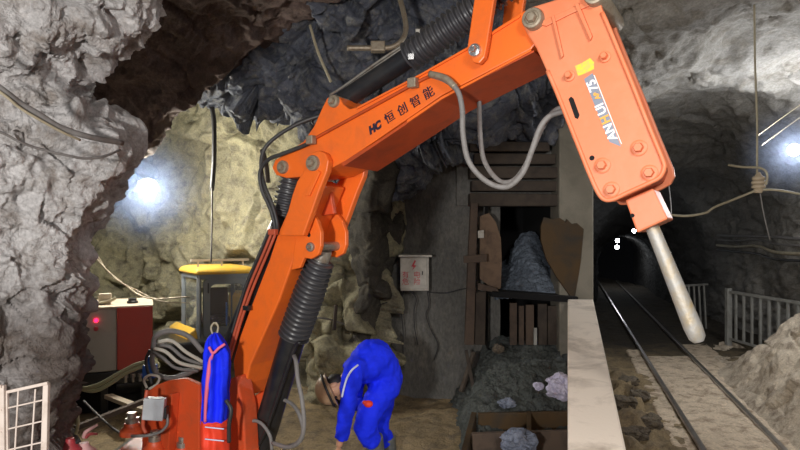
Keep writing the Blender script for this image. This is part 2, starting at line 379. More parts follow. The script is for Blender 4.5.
rows = L3([[(340, 120, 7.8), (356, 125, 7.0), (380, 130, 6.7), (405, 150, 6.9), (425, 150, 7.6)],
           [(338, 180, 7.9), (352, 180, 7.1), (372, 185, 6.75), (396, 190, 7.0), (408, 195, 7.6)],
           [(346, 250, 8.0), (356, 250, 7.2), (370, 250, 6.85), (388, 250, 7.1), (396, 255, 7.7)],
           [(338, 310, 8.0), (348, 310, 7.2), (366, 310, 6.95), (386, 310, 7.15), (394, 310, 7.7)],
           [(330, 380, 8.0), (342, 380, 7.4), (362, 380, 7.1), (380, 380, 7.3), (390, 380, 7.8)]])
patch('wall_front.001', rows, 200, 90, lambda p: facet(p*2.4, 85)*.09+fbm(p*1.6, 3, 86)*.08+fbm(p*9, 3, 87)*.015, 'brown_shade', kind='structure')  # rock strip added where shadow falls, its shade put into the colour

# concrete wall behind the worker
rows = L3([[(310, 100, 8.2), (360, 110, 7.6), (410, 110, 7.35), (450, 100, 7.3), (500, 100, 7.3)],
           [(310, 200, 8.0), (360, 200, 7.6), (410, 200, 7.35), (450, 200, 7.3), (500, 200, 7.3)],
           [(310, 300, 7.9), (360, 300, 7.5), (410, 300, 7.3), (450, 300, 7.25), (500, 300, 7.25)],
           [(310, 400, 7.8), (360, 410, 7.5), (410, 410, 7.3), (450, 410, 7.2), (500, 410, 7.2)]])
patch('wall_middle', rows, 150, 130, lambda p: fbm(p*1.5, 3, 80)*.035+fbm(p*9, 3, 82)*.008, 'wall_grey', kind='structure')

# tunnel: right wall, vault, left wall, narrowing to the low drift
big = [(.0, -.2), (.0, 1.0), (.0, 2.2), (.2, 3.3), (.9, 4.05), (1.9, 4.3), (2.9, 4.1), (3.7, 3.3), (4.05, 2.2), (4.0, 1.0), (3.9, -.2)]
drift = [(.95, -.2), (.95, .6), (.95, 1.1), (1.08, 1.5), (1.45, 1.82), (1.97, 1.95), (2.5, 1.82), (2.86, 1.5), (2.98, 1.1), (2.98, .6), (2.98, -.2)]
def section(y):
    f = min(max((y-10.5)/9.0, 0), 1); f = f*f*(3-2*f)
    return [TL(a[0]*(1-f)+b[0]*f, y, a[1]*(1-f)+b[1]*f) for a, b in zip(big, drift)]
def d_tun(p):
    s = np.array([1.0, .8, 2.6])
    w = p+np.stack([fbm(p*.7, 2, 90), fbm(p*.7+4, 2, 91), fbm(p*.7+8, 2, 92)], 1)*.25
    a = 1-.75*np.clip((p[:, 1]-13)/8, 0, 1)
    return a*(fbm(p*.8, 3, 93)*.13+ridged(w*s*1.1, 4, 95, .55)*.055+facet(w*s*1.3, 96)*.06)+fbm(p*10, 3, 97)*.012
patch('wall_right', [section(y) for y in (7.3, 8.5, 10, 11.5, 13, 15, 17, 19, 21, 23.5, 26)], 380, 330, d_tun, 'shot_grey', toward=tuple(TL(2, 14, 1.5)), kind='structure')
rows = []
for y in (-1.5, 1, 3, 5, 7.6):
    s = section(y); rows.append([TL(-1.6, y, 4.9), TL(-.4, y, 4.5)]+s[4:])
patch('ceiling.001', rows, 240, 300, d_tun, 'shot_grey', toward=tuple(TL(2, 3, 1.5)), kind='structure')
# black plane added to close the drift, standing in for its darkness
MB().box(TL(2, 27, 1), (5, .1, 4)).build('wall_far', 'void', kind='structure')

# floor
def grid_ground():
    nx, ny = 300, 300
    X = np.linspace(-6.5, 9.5, nx); Y = np.linspace(1.2, 26.5, ny)**1.0
    rows = [[(x, y, 0.) for x in np.linspace(-6.5, 9.5, 5)] for y in (1.0, 6, 11, 16, 27)]
    def h(p):
        lat = p[:, 0]-.29*p[:, 1]
        tr = np.clip(1-np.abs(lat-1.67)/.75, 0, 1)**.4*(p[:, 1] < 30)
        n = fbm(p*1.1, 3, 101)*.05+fbm(p*5, 4, 103)*.022
        # broken stones between the partition wall and the track
        rb = np.exp(-((lat-.72)/.32)**2)*(p[:, 1] < 8.5)
        n = n*(1-tr)-.05+rb*(.03+np.clip(facet(p*4.5, 105), -.3, 1)*.16)
        return np.where(lat > 0.2, n, n+.04)
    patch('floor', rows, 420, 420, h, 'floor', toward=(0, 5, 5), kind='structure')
grid_ground()
# concrete bed between the rails, nearest stretch, and its low left kerb
def bed(name, l0, l1, y0, y1, z, m):
    rows = [[(a+.29*y, y, z) for a in (l0-.03, l0, (l0+l1)/2, l1, l1+.03)] for y in np.linspace(y0, y1, 6)]
    for r in rows: r[0] = (r[0][0], r[0][1], -.12); r[-1] = (r[-1][0], r[-1][1], -.12)
    return patch(name, rows, 200, 90, lambda p: fbm(p*2, 4, 110)*.016+fbm(p*12, 3, 111)*.006, m, toward=(2, 6, 6), kind='structure')
bed('floor.001', 1.34, 2.02, 3.0, 9.7, -.02, 'track')
bed('floor.002', 1.05, 1.26, 3.0, 10.3, -.035, 'track')
bed('floor.003', 2.10, 2.6, 3.0, 10.8, -.03, 'track')

# rails
for lat, lb in ((1.29, 'left steel rail of the narrow mine track, beside the stony dirt strip'), (2.06, 'right steel rail of the narrow mine track, beside the cream rubble bank')):
    prof = [(-.05, -.10), (.05, -.10), (.05, -.09), (.012, -.075), (.012, -.03), (.028, -.02), (.028, .012), (.02, .018), (-.02, .018), (-.028, .012), (-.028, -.02), (-.012, -.03), (-.012, -.075), (-.05, -.09)]
    mb = MB(); ys = [3.0, 6, 9, 12, 15, 18, 21, 24.5]; n = len(prof)
    vs = [TL(lat+a, y, b) for y in ys for a, b in prof]
    fs = [(i*n+k, i*n+(k+1) % n, (i+1)*n+(k+1) % n, (i+1)*n+k) for i in range(len(ys)-1) for k in range(n)]
    fs += [tuple(range(n)), tuple(range((len(ys)-1)*n, len(ys)*n))]
    tag(mb.add(vs, fs).build('steel_rail', 'rail'), lb, 'rail', 'rails of the mine track')

# cream rubble bank on the right
def ztop(lat, y):
    f = min(max((lat-2.25)/.95, 0), 1); g = min(max((9.8-y)/2.2, 0), 1); g = g*g*(3-2*g); f = f**.8
    return -.06+1.12*f*g
rows = [[TL(l, y, ztop(l, y)) for l in (2.15, 2.35, 2.6, 2.85, 3.1, 3.35, 3.7, 4.2)] for y in (2.5, 4, 5.5, 7, 8, 8.8, 9.5, 10.2, 10.8)]
o = patch('rubble_bank', rows, 300, 260, lambda p: np.clip((p[:, 0]-.29*p[:, 1]-2.15)*3, 0, 1)*(fbm(p*1.6, 4, 120)*.09+facet(p*1.6, 122)*.05+fbm(p*7, 4, 124)*.014), 'bank', toward=(0, 4, 6))
tag(o, 'cream sandy rubble bank sloping up to the tunnel wall right of the track', 'rubble bank', kind='stuff')

# partition wall top running away from the camera, and the column at its end
mb = MB()
ys = [(1.3, 1.13), (2.4, 1.165), (4.4, 1.225), (6.7, 1.29)]
vs = []
for y, z in ys:
    w = .245+.012*(y-2.4)
    vs += [TL(0, y, -.2), TL(w, y, -.2), TL(w, y, z), TL(0, y, z)]
fs = [(i*4+k, i*4+(k+1) % 4, (i+1)*4+(k+1) % 4, (i+1)*4+k) for i in range(3) for k in range(4)]+[(0, 1, 2, 3), (12, 13, 14, 15)]
mb.add(vs, fs).build('wall_partition', 'cream', bevel=.012, kind='structure')
mb = MB().box(((558+592)/2/F*6.9-400/F*6.9, 7.05, 2.3), (.41, .42, 5.0))
mb.build('trim_1', 'column', bevel=.02, kind='structure')

# ------------------------------------------------------------------ ore chute
r0 = empty('ore_chute', P(525, 300, 6.9)*1.0, 'dark ore chute opening framed by rusty plates beside the concrete column', 'ore chute')
def at(px, py, d=6.9): return P(px, py, d)
def pl(pts, d, th): return MB().prism([P(x, y, d) for x, y in pts], (0, th, 0))
# dark recess behind the opening
mb = MB()
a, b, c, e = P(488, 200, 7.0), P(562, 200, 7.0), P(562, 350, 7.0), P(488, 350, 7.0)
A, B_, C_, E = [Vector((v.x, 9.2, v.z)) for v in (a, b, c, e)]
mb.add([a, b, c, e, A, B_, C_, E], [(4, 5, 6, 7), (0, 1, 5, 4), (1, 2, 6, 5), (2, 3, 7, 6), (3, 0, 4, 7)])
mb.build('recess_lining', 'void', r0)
pl([(544, 217), (552, 219), (560, 218), (566, 222), (567, 219), (572, 224), (577, 223), (584, 229), (581, 262), (575, 298), (570, 296), (556, 276), (546, 258), (541, 240), (541, 226)], 6.80, .05).build('side_plate', 'rust_amber', r0, bevel=.006)
pl([(480, 216), (489, 213), (496, 222), (501, 238), (502, 262), (501, 288), (496, 291), (480, 279)], 6.85, .05).build('gate_plate', 'rust_light', r0, bevel=.006)
pl([(471, 203), (478, 203), (476, 262), (474, 345), (465, 345), (468, 262)], 6.78, .10).build('post', 'rust', r0, bevel=.005)
pl([(464, 256), (487, 254), (487, 262), (464, 263)], 6.70, .07).build('brace', 'rust', r0, bevel=.004)
pl([(478, 231), (484, 230), (484, 238), (478, 238)], 6.76, .05).build('bracket', 'steel', r0)
pl([(478, 283), (497, 288), (500, 293), (478, 290)], 6.72, .05).build('brace', 'rust', r0, bevel=.004)
pl([(492, 291), (578, 297), (578, 303), (492, 297)], 6.72, .30).build('sill', 'void', r0)
pl([(476, 293), (486, 291), (485, 345), (475, 345)], 6.80, .06).build('stanchion', 'timber', r0, bevel=.004)
for x, w, t in ((510, 7, 303), (519, 5, 306), (526, 8, 305), (538, 9, 304), (548, 12, 306), (562, 12, 306)):
    pl([(x, t), (x+w, t), (x+w, 345), (x, 345)], 6.95, .04).build('stanchion', 'rust' if w < 9 else 'timber', r0, bevel=.003)
pl([(534, 328), (537, 328), (537, 345), (534, 345)], 6.75, .03).build('stanchion', 'fence', r0)
# lintel timbers, each a baulk
for k, (y0, y1, x0, x1) in enumerate(((193, 206, 470, 560), (180, 191, 472, 566), (166, 178, 470, 560), (153, 164, 474, 556), (141, 151, 470, 550))):
    o = pl([(x0, y0), (x1, y0+1), (x1, y1), (x0, y1)], 6.92+.03*(k % 2), .22).build('timber_lintel', 'timber', bevel=.012)
    tag(o, ['lowest brown timber lintel directly above the chute opening', 'second timber lintel up from the chute opening', 'third timber lintel up, middle of the five above the chute',
            'fourth timber lintel up, just under the topmost one', 'topmost timber lintel under the dark rock lip'][k], 'timber', 'timber lintels above the ore chute')
MB().box(P(520, 152, 7.25), (1.6, .1, 1.35)).build('wall_lintel', 'wall_grey', kind='structure')
MB().box(P(462, 330, 7.35), (.45, .1, 1.6)).build('wall_lower', 'wall_grey', kind='structure')

def heap(name, cx, cy, fn, x0, x1, y0, y1, nx, ny, m, seed, amp, label):
    rows = [[(x, y, fn(x, y)) for x in np.linspace(x0, x1, 9)] for y in np.linspace(y0, y1, 9)]
    o = patch(name, rows, ny, nx, lambda p: fbm(p*2.5, 3, seed)*amp*1.2+facet(p*9, seed+2)*amp*.7+facet(p*22, seed+4)*amp*.35, m, toward=(0, 0, 20))
    return tag(o, label, 'gravel', kind='stuff')
# spill inside the chute
heap('gravel', 0, 0, lambda x, y: 1.29+min(max((y-6.9)/1.1, 0), 1)*(.26+.50*math.exp(-(abs(x-1.64-.16*(y-7))/.27)**2.6)), 1.12, 2.3, 6.85, 8.6, 150, 150, 'gravel_blue', 130, .03, 'dark blue crushed ore fanning out inside the chute opening')
# heap in front of the chute
def hf(x, y):
    px = x/y*F+400
    t = min(max((7.2-y)/2.0, 0), 1)
    base = .86-.62*t**.8
    side = min(max((px-455)/40, 0), 1)
    return base*side**.7-.08+.10*math.exp(-((px-480)/14)**2)*t
heap('gravel', 0, 0, hf, .35, 2.0, 5.15, 7.2, 260, 240, 'gravel', 140, .04, 'grey green muck heap below the ore chute beside the cream partition wall')

# steel hopper grid at the foot of the heap
g = empty('grizzly_grid', P(520, 440, 5.0), 'rusty steel hopper grid at the foot of the gravel heap', 'hopper grid')
def beam(mb, a, b, h, w):
    a, b = Vector(a), Vector(b); d = (b-a); n = Vector((-d.y, d.x, 0)).normalized()*w/2; z = Vector((0, 0, h))
    mb.add([a-n, a+n, b+n, b-n, a-n-z, a+n-z, b+n-z, b-n-z], [(0, 1, 2, 3), (4, 5, 6, 7), (0, 1, 5, 4), (1, 2, 6, 5), (2, 3, 7, 6), (3, 0, 4, 7)])
for (x0, y0, x1, y1, d0, d1, h, w) in ((478, 413, 572, 411, 5.45, 5.5, .20, .04), (472, 433, 572, 430, 4.95, 5.0, .30, .05), (474, 412, 463, 455, 5.5, 4.6, .22, .05), (529, 411, 529, 431, 5.5, 4.97, .2, .04), (462, 470, 572, 468, 4.3, 4.3, .2, .05), (529, 431, 530, 470, 4.97, 4.3, .2, .04)):
    mb = MB(); beam(mb, P(x0, y0, d0), P(x1, y1, d1), h, w); mb.build('crossbar', 'rust_amber' if h < .3 else 'rust', g, bevel=.004)

def rock(name, c, r, m, label, cat='rock', seed=1, grp=None):
    import bmesh
    bm = bmesh.new(); bmesh.ops.create_icosphere(bm, subdivisions=4, radius=1)
    p = np.array([v.co[:] for v in bm.verts]); f = facet(p*1.1+seed*3.7, seed, 1.2)*.30+facet(p*2.7+seed, seed+3)*.10
    for v, k in zip(bm.verts, f): v.co = Vector((v.co.x*r[0]*(1+k), v.co.y*r[1]*(1+k), v.co.z*r[2]*(1+k)))
    me = bpy.data.meshes.new(name); bm.to_mesh(me); bm.free(); me.materials.append(M[m])
    o = bpy.data.objects.new(name, me); COL.objects.link(o); o.location = c
    return tag(o, label, cat, grp)
rock('ore_rock', P(518, 443, 4.7), (.14, .12, .10), 'rock_blue', 'blue grey ore lump lying on the hopper grid', seed=3)
rock('ore_rock', P(560, 387, 5.6), (.13, .11, .12), 'rock_white', 'sparkling white lilac ore lump against the cream partition wall', seed=5)
rock('ore_rock', P(498, 349, 6.6), (.07, .07, .05), 'rock_brown', 'small brown stone high on the heap near the chute', seed=8)
rock('ore_rock', P(539, 386, 5.9), (.05, .05, .04), 'rock_white', 'small pale stone next to the white lilac lump', seed=9)
rock('ore_rock', P(507, 403, 5.6), (.08, .08, .05), 'rock_blue', 'flat grey stone at the foot of the heap behind the grid', seed=12)
rock('ore_rock', P(487, 398, 5.75), (.06, .06, .05), 'gravel', 'dark stone low on the heap beside the propped planks', seed=13)
for k, (x, y, dd, r, lb) in enumerate(((628, 378, 7.9, .13, 'pale stone farthest up the dirt strip beside the partition wall'), (640, 392, 7.2, .12, 'stone second from the far end of the dirt strip'),
        (622, 402, 6.9, .15, 'broken slab of stone beside the middle of the partition wall'), (648, 420, 6.2, .14, 'angular stone beside the left rail kerb'), (634, 436, 5.85, .13, 'stone lying nearest the camera on the dirt strip'))):
    rock('loose_stone', Vector((P(x, y, dd).x, dd, .03)), (r, r*.9, r*.6), 'rock_brown', lb, seed=20+k, grp='stones beside the partition wall')
# propped planks by the heap
for k, (x0, y0, x1, y1, lb) in enumerate(((466, 350, 474, 392, 'upright grey plank leaning against the gravel heap'), (474, 352, 461, 392, 'slanting grey plank crossed behind the upright one'))):
    MBp = MB().bar(P(x0, y0, 6.75+.08*k), P(x1, y1, 6.6+.08*k), .05, .035)
    tag(MBp.build('wooden_plank', 'timber', bevel=.003), lb, 'plank', 'planks propped by the heap')

# ------------------------------------------------------------------ electrical cabinet
cb = empty('electrical_cabinet', P(414, 289, 7.1), 'white electrical cabinet with red painted marks on the grey concrete wall', 'electrical cabinet')
MB().box(P(414.5, 273, 7.12), (.345, .2, .42)).build('case', 'cabinet', cb, bevel=.008)
MB().box(P(413.5, 273, 7.0), (.32, .02, .385)).build('door', 'cabinet', cb, bevel=.005)
MB().box(P(415, 255.5, 7.05), (.40, .30, .025)).build('rain_hood', 'cabinet', cb, bevel=.004)
MB().box(P(422.5, 273, 6.985), (.012, .02, .045)).build('handle', 'plastic_black', cb, bevel=.002)
mb = MB()                                # painted lightning bolt
d = 6.985
mb.prism([P(x, y, d) for x, y in ((414.5, 260), (416, 261), (414, 265), (416.5, 265.5), (412.5, 270), (413.5, 267), (411.5, 266.5))], (0, .003, 0))
mb.build('painted_bolt', 'redpaint', cb)

def text_mesh(s, size, origin, xd, yd, name, m, parent, thick=.0015, shear=0, bold=0.0):
    cu = bpy.data.curves.new('t', 'FONT'); cu.body = s; cu.size = size; cu.extrude = thick/2; cu.shear = shear; cu.offset = bold
    cu.align_x = 'CENTER'; cu.align_y = 'CENTER'
    o = bpy.data.objects.new('t', cu); COL.objects.link(o); dg = bpy.context.evaluated_depsgraph_get(); dg.update()
    me = bpy.data.meshes.new_from_object(o.evaluated_get(dg)); bpy.data.objects.remove(o)
    xd = Vector(xd).normalized(); yd = Vector(yd); yd = (yd-xd*yd.dot(xd)).normalized(); zd = xd.cross(yd)
    mb = MB(); mb.add([Vector(origin)+xd*v.co.x+yd*v.co.y+zd*v.co.z for v in me.vertices], [tuple(p.vertices) for p in me.polygons])
    bpy.data.meshes.remove(me)
    return mb
for s, x, y in (('有', 405.5, 275), ('电', 417, 275), ('危', 405.5, 282), ('险', 417, 282)):
    text_mesh(s, .085, P(x, y, 6.985), (1, 0, 0), (0, 0, 1), '', '', None).build('painted_character', 'redpaint', cb)
for k, (pts, lb) in enumerate(((((404, 289), (401, 305), (403, 330), (403, 352), (404, 368)), 'thin black cable dropping straight from the cabinet left edge'), (((408, 289), (416, 298), (414, 312), (415, 330), (418, 345)), 'thin black cable curling below the middle of the cabinet'),
        (((427, 289), (429, 305), (426, 315), (431, 330), (438, 345), (434, 360)), 'looped black cable below the cabinet right edge'), (((428, 292), (445, 293), (462, 289), (472, 288)), 'black wire running from the cabinet toward the rusty chute post'), (((404, 292), (395, 300), (382, 304), (366, 312)), 'black wire running from the cabinet behind the worker'))):
    tag(MB().tube([P(x, y, 7.12) for x, y in pts], .007, 6).build('cable', 'plastic_black', smooth=True), lb, 'cable', 'cables below the cabinet')

# ------------------------------------------------------------------ rock breaker
hx, nn = Vector((.852, -.524, 0)).normalized(), Vector((-.524, -.852, 0)).normalized()
def B(px, py, w=0.0):
    r = Vector(((px-400)/F, 1, (HY-py)/F)); t = (-2.742+w)/nn.dot(r)
    return Vector((0, 0, CH))+r*t
rb = empty('rock_breaker', Vector((B(225, 500).x, B(225, 500).y, 0)), 'orange boom rock breaker with hydraulic hammer reaching over the mine floor', 'rock breaker')
def plate(name, pts, w1, th, m, parent=rb, bevel=.006, **kw):
    return MB().prism([B(x, y, w1) for x, y in pts], -nn*th).build(name, m, parent, bevel=bevel, **kw)
def pin(px, py, w, r, ln, name='pin', m='pin', parent=rb, nut=True):
    c = B(px, py, w); mb = MB()
    mb.lathe(c-nn*ln, nn, [(0, r), (ln, r), (ln+.006, r*.92), (ln+.008, r*.7), (ln+.004, r*.62)], 24)
    if nut: mb.lathe(c, nn, [(0, r*.55), (.02, r*.52), (.026, r*.40), (.027, r*.2)], 6)
    return mb.build(name, m, parent, smooth='auto')
# upper arm
arm_poly = [(272, 168), (275, 160), (290, 150), (303, 142), (314, 126), (322, 108), (327, 98), (333, 94.5), (339, 97), (343, 104), (349, 109), (357, 107), (420, 73.5), (470, 45), (520, 13), (534, 6), (545, 10), (548, 22), (543, 35), (531, 49), (487, 72), (442, 95), (407, 119), (372, 143), (345, 161), (322, 173), (300, 177), (286, 178), (276, 175)]
arm = plate('upper_arm', arm_poly, .15, .30, 'orange')
plate('edge_flange', [(357, 109), (420, 76), (470, 48), (520, 17), (520, 15), (470, 46), (420, 74), (357, 107)], .162, .012, 'orange', arm, 0)
plate('wear_strip', [(407, 123), (442, 99), (487, 75), (531, 51), (531, 49), (487, 73), (442, 96.5), (407, 120)], .158, .012, 'orange', arm, 0)
pin(282, 167, .165, .040, .33, parent=arm); pin(333, 101, .165, .036, .33, parent=arm)
# underside plate, in a darker orange than the arm
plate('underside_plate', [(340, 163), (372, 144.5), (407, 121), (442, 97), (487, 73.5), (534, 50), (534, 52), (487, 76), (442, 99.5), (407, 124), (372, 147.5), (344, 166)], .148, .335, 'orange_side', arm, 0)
mb = MB()
dirv = B(428, 93, .152)-B(390, 118, .152); up = Vector((0, 0, 1)); bold = dirv.normalized()*.0022
for s, x, y in (('恒', 389.5, 118), ('创', 402.5, 110), ('智', 415.5, 102), ('能', 428.5, 93.5)):
    t = text_mesh(s, .064, B(x, y, .152), dirv, up, '', '', None, .002, 0, 0); mb.add(t.v, t.f); mb.add([v+bold for v in t.v], t.f)
t = text_mesh('HC', .056, B(374.5, 128, .152), dirv, up, '', '', None, .002, .25, .004); mb.add(t.v, t.f)
mb.build('lettering', 'letter', arm, label='dark maker lettering painted on the arm')
# lower boom
boom_poly = [(306, 178), (296, 189), (288, 210), (278, 233), (269, 260), (258, 288), (248, 314), (240, 336), (233, 361), (235, 386), (240, 399), (246, 384), (250, 366), (257, 350), (279, 301), (297, 250), (309, 213), (320, 185)]
boom = plate('lower_boom', boom_poly, .12, .24, 'orange', bevel=.01)
head = [(307, 158), (312, 152), (319, 150.5), (325, 153), (328.5, 161), (327, 171), (319, 191), (311, 214), (303, 236), (279, 236), (288, 210), (292, 195), (297, 181), (303, 172), (306, 166)]
plate('head_plate', head, .20, .045, 'orange', bevel=.008)
MB().prism([B(x, y, .20)-nn*.355 for x, y in head], -nn*.045).build('head_plate', 'orange', rb, bevel=.008)
plate('slot_rib', [(317, 170), (320, 172), (309, 196), (305, 196), (305, 193)], .215, .02, 'orange', bevel=.004)
pin(312, 163, .215, .045, .43)
ear = [(296, 232), (311, 212), (317, 220), (321, 232), (321, 246), (318, 255), (311, 259), (304, 258), (300, 268), (291, 270)]
plate('cylinder_ear', ear, .135, .03, 'orange', bevel=.006)
MB().prism([B(x, y, .135)-nn*.24 for x, y in ear], -nn*.03).build('cylinder_ear', 'orange', rb, bevel=.006)
plate('web_plate', [(318, 196), (330, 188), (334, 214), (318, 216)], 0, .03, 'red_orange')
pin(310, 247, .145, .028, .29, m='steel')
MB().lathe(B(309, 235, .1352), nn, [(0, .012), (.002, .012)], 14).build('hole', 'void', rb)
# cylinders
def cylinder_set(name, a, bmid, bend, rt, rbel, n, w=0):
    o = MB().tube([bmid, bend], rt, 24, smooth=False).build(name, 'black', rb, smooth='auto')
    pts = []; rr = []
    L = (bmid-a)
    mb = MB(); st = L.length/n; prof = []
    for i in range(n):
        k = .88+.12*min(1, i/(n*.4))
        prof += [(st*i, rbel*.74*k), (st*(i+.28), rbel*.78*k), (st*(i+.46), rbel*k), (st*(i+.62), rbel*k), (st*(i+.80), rbel*.78*k)]
    mb.lathe(a, L, prof+[(L.length, rbel*.74)], 32)
    mb.build('rubber_bellows', 'rubber', o, smooth='auto')
    return o
c1 = cylinder_set('boom_cylinder', B(321, 260), B(293, 338), B(256, 462), .080, .100, 17)
MB().lathe(B(324, 250), -(B(324, 250)-B(320, 264)), [(0, .05), (.05, .055), (.09, .045)], 20).build('rod_eye', 'steel', c1, smooth='auto')
MB().tube([B(300, 342, .08), B(293, 352, .08), B(268, 425, .08), B(256, 450, .08)], .011, 8).build('side_pipe', 'black', c1, smooth=True)
c2 = cylinder_set('arm_cylinder', B(292, 176), B(284, 216), B(226, 358), .062, .084, 8)
MB().tube([B(272, 226, .06), B(266, 240, .06), B(240, 300, .06)], .006, 8, smooth=True).build('side_pipe', 'steel', c2, smooth=True)
c3 = cylinder_set('hammer_cylinder', B(508, -14), B(408, 58), B(343, 101), .058, .086, 19)
for k in (0, 6):
    MB().tube([B(330, 101-k, -.02), B(345, 89-k*.6, -.02), B(380, 64-k*.6, -.02), B(412, 42-k*.4, -.02)], .008, 8).build('side_pipe', 'steel', c3, smooth=True)
MB().box(B(411, 57, .07), (.03, .02, .03)).build('bracket', 'chrome', c3); MB().box(B(418, 33, 0), (.03, .03, .04)).build('bracket', 'steel', c3, bevel=.004)
# link plates
link = [(474, 0), (478, -40), (500, -40), (494, 0), (487, 44), (484.5, 57), (479, 63.5), (472.5, 62), (468.5, 55), (467.5, 45)]
plate('link_plate', link, .205, .035, 'orange', bevel=.006)
MB().prism([B(x, y, .205)-nn*.36 for x, y in link], -nn*.035).build('link_plate', 'orange', rb, bevel=.006)
pin(474.5, 50, .22, .032, .40, m='chrome')
# hammer
hp = [(523, 16), (526, 10), (534, 6), (560, -2), (590, -12), (598, -8), (602, 8), (612, 33), (633, 84), (650, 127), (664, 161), (665.5, 170), (661, 179), (650, 185), (628, 195), (614, 201.5), (605, 202), (598, 195), (588, 173), (572, 133), (556, 93), (545, 68), (536, 48), (527, 34), (522, 24)]
ham = MB().prism([B(x, y, .14) for x, y in [(535, 20), (560, 0), (592, -5), (600, 10), (660, 165), (655, 178), (612, 196), (602, 190), (550, 68)]], -nn*.28).build('hammer', 'red_orange', rb, bevel=.01, label='dusty orange hydraulic hammer housing')
fr = plate('side_plate', hp, .175, .035, 'orange_dust', ham, bevel=.008)
MB().prism([B(x, y, .175)-nn*.315 for x, y in hp], -nn*.035).build('side_plate', 'orange_dust', ham, bevel=.008)
def ring(pts, c, k):
    cx, cy = c; return [(cx+(x-cx)*k, cy+(y-cy)*k) for x, y in pts]
# raised lip round the lower plate edge
lip = [(602, 10), (612, 33), (633, 84), (650, 127), (664, 161), (665.5, 170), (661, 179), (650, 185), (628, 195), (614, 201.5), (605, 202), (598, 195), (588, 173), (572, 133), (556, 93), (546, 70)]
mb = MB().tube([B(x, y, .178) for x, y in ring(lip, (605, 105), .975)], .010, 8, n=4); mb.build('edge_lip', 'orange_dust', ham, smooth=True)
pl_ = [(551, 16), (554, 15), (563, 55), (561, 58)]
plate('stiffener_rib', pl_, .195, .02, 'orange_dust', ham, .003)
plate('stiffener_rib', [(574, 4), (578, 2), (592, 36), (590, 40)], .195, .02, 'orange_dust', ham, .003)
plate('stiffener_rib', [(537, 24), (545, 19), (580, 4), (596, -4), (597, 2), (570, 14), (546, 26)], .186, .012, 'orange_dust', ham, .003)
def bolt(px, py, r=.034):
    c = B(px, py, .175); mb = MB()
    mb.lathe(c, nn, [(0, r), (.006, r), (.009, r*.85), (.009, r*.70)], 20); mb.lathe(c+nn*.009, nn, [(0, r*.62), (.02, r*.60), (.025, r*.5)], 6)
    mb.build('bolt', 'orange_dust', ham, smooth='auto')
for x, y in ((602.5, 165.5), (639, 148), (649.5, 173), (611.5, 189.5)): bolt(x, y)
bolt(569.5, 76, .025); bolt(605, 57, .025)
pin(532, 18, .21, .048, .42, parent=ham); pin(594, -6, .21, .045, .42, parent=ham)
slot = [(568.5, 99), (571, 96.5), (573.5, 98.5), (579.5, 115), (578, 119), (575, 118)]
plate('slot', slot, .1765, .003, 'void', ham, 0)
MB().lathe(B(592, 158, .175), nn, [(0, .011), (.002, .011)], 14).build('hole', 'void', ham)
plate('sticker', [(584, 79), (592.5, 73), (621, 146.5), (609.5, 142)], .1765, .003, 'sticker', ham, 0, label='grey sticker with white and amber lettering')
plate('sticker', [(593.5, 75), (594.5, 75), (622, 144), (621, 144)], .1765, .003, 'white', ham, 0)
plate('decal', [(575, 66), (582, 63), (590, 58), (594, 62), (594, 69), (586, 73), (578, 76)], .1765, .003, 'yellow', ham, 0, label='worn yellow decal')
a0, a1 = B(612.5, 137, .178), B(588.5, 78, .178); xd = (a1-a0); yd = B(560, 120, .178)-B(600, 105, .178)
def along(px, py, s, size, m, name):
    t = text_mesh(s, size, B(px, py, .1785), xd, yd, '', '', None, .002, .0, .0016); t.build(name, m, ham)
along(610.5, 132, 'AN', .052, 'white', 'lettering'); along(605.5, 119.5, 'H', .052, 'amber', 'lettering'); along(601, 109, 'UI', .052, 'white', 'lettering')
along(597, 95.5, 'AB', .028, 'amber', 'lettering'); along(592.5, 85.5, '75', .052, 'white', 'lettering')
nb = plate('chisel_holder', [(625, 200), (653, 188), (668, 219), (637, 233)], .09, .20, 'orange_dust', ham, bevel=.008)
MB().lathe(B(632.5, 215.5, .09), nn, [(0, .009), (.002, .009)], 12).build('hole', 'void', ham)
ca, cbm = B(650, 222), B(699, 342)
cd = (cbm-ca); Lc = cd.length
mb = MB().lathe(ca, cd, [(0, .028), (Lc*.5, .033), (Lc*.88, .038), (Lc*.965, .034), (Lc, .020)], 24)
mb.build('chisel', 'chisel', ham, smooth='auto', label='pale worn steel chisel with rounded tip')
# hydraulic hoses and pipes on the arm
def hose(pts, r, m, parent=rb, name='hydraulic_hose', **kw): return MB().tube(pts, r, 10).build(name, m, parent, smooth=True, **kw)
hose([B(310, 141, .16), B(330, 130, .16), B(370, 108, .16), B(412, 85, .16), B(428, 77, .16), B(434, 76, .17)], .009, 'orange_side', name='steel_pipe')
for x, y in ((311, 140), (413, 83)):
    MB().box(B(x, y, .18), (.05, .04, .05), (hx, nn, Vector((0, 0, 1)))).build('pipe_clamp', 'pin', rb, bevel=.005)
hose([B(430, 75, .18), B(445, 80, .2), B(457, 90, .2), B(462, 108, .2), B(463, 135, .19), B(469, 162, .16), B(486, 181, .12), B(506, 187, .1), B(522, 174, .1), B(532, 150, .1), B(540, 128, .1), B(550, 116, .08), B(566, 111, .06), B(578, 110, .02)], .0135, 'hose')
hose([B(430, 74, .19), B(445, 78, .205), B(455, 87, .205)], .017, 'pin', name='hose_sleeve')
hose([B(476, 84, -.10), B(479, 100, -.12), B(480, 130, -.1), B(484, 160, -.06), B(498, 180, 0), B(512, 181, .02), B(524, 168, .04), B(534, 146, .04), B(544, 124, .03), B(556, 110, .0), B(568, 107, 0), B(580, 108, -.02)], .0125, 'hose')
hose([B(345, 105, -.06), B(325, 114, -.02), B(302, 122, .05), B(280, 134, .1), B(265, 148, .14), B(261, 165, .16), B(264, 184, .17), B(272, 204, .16), B(277, 222, .15), B(277, 232, .14)], .012, 'hose_black')
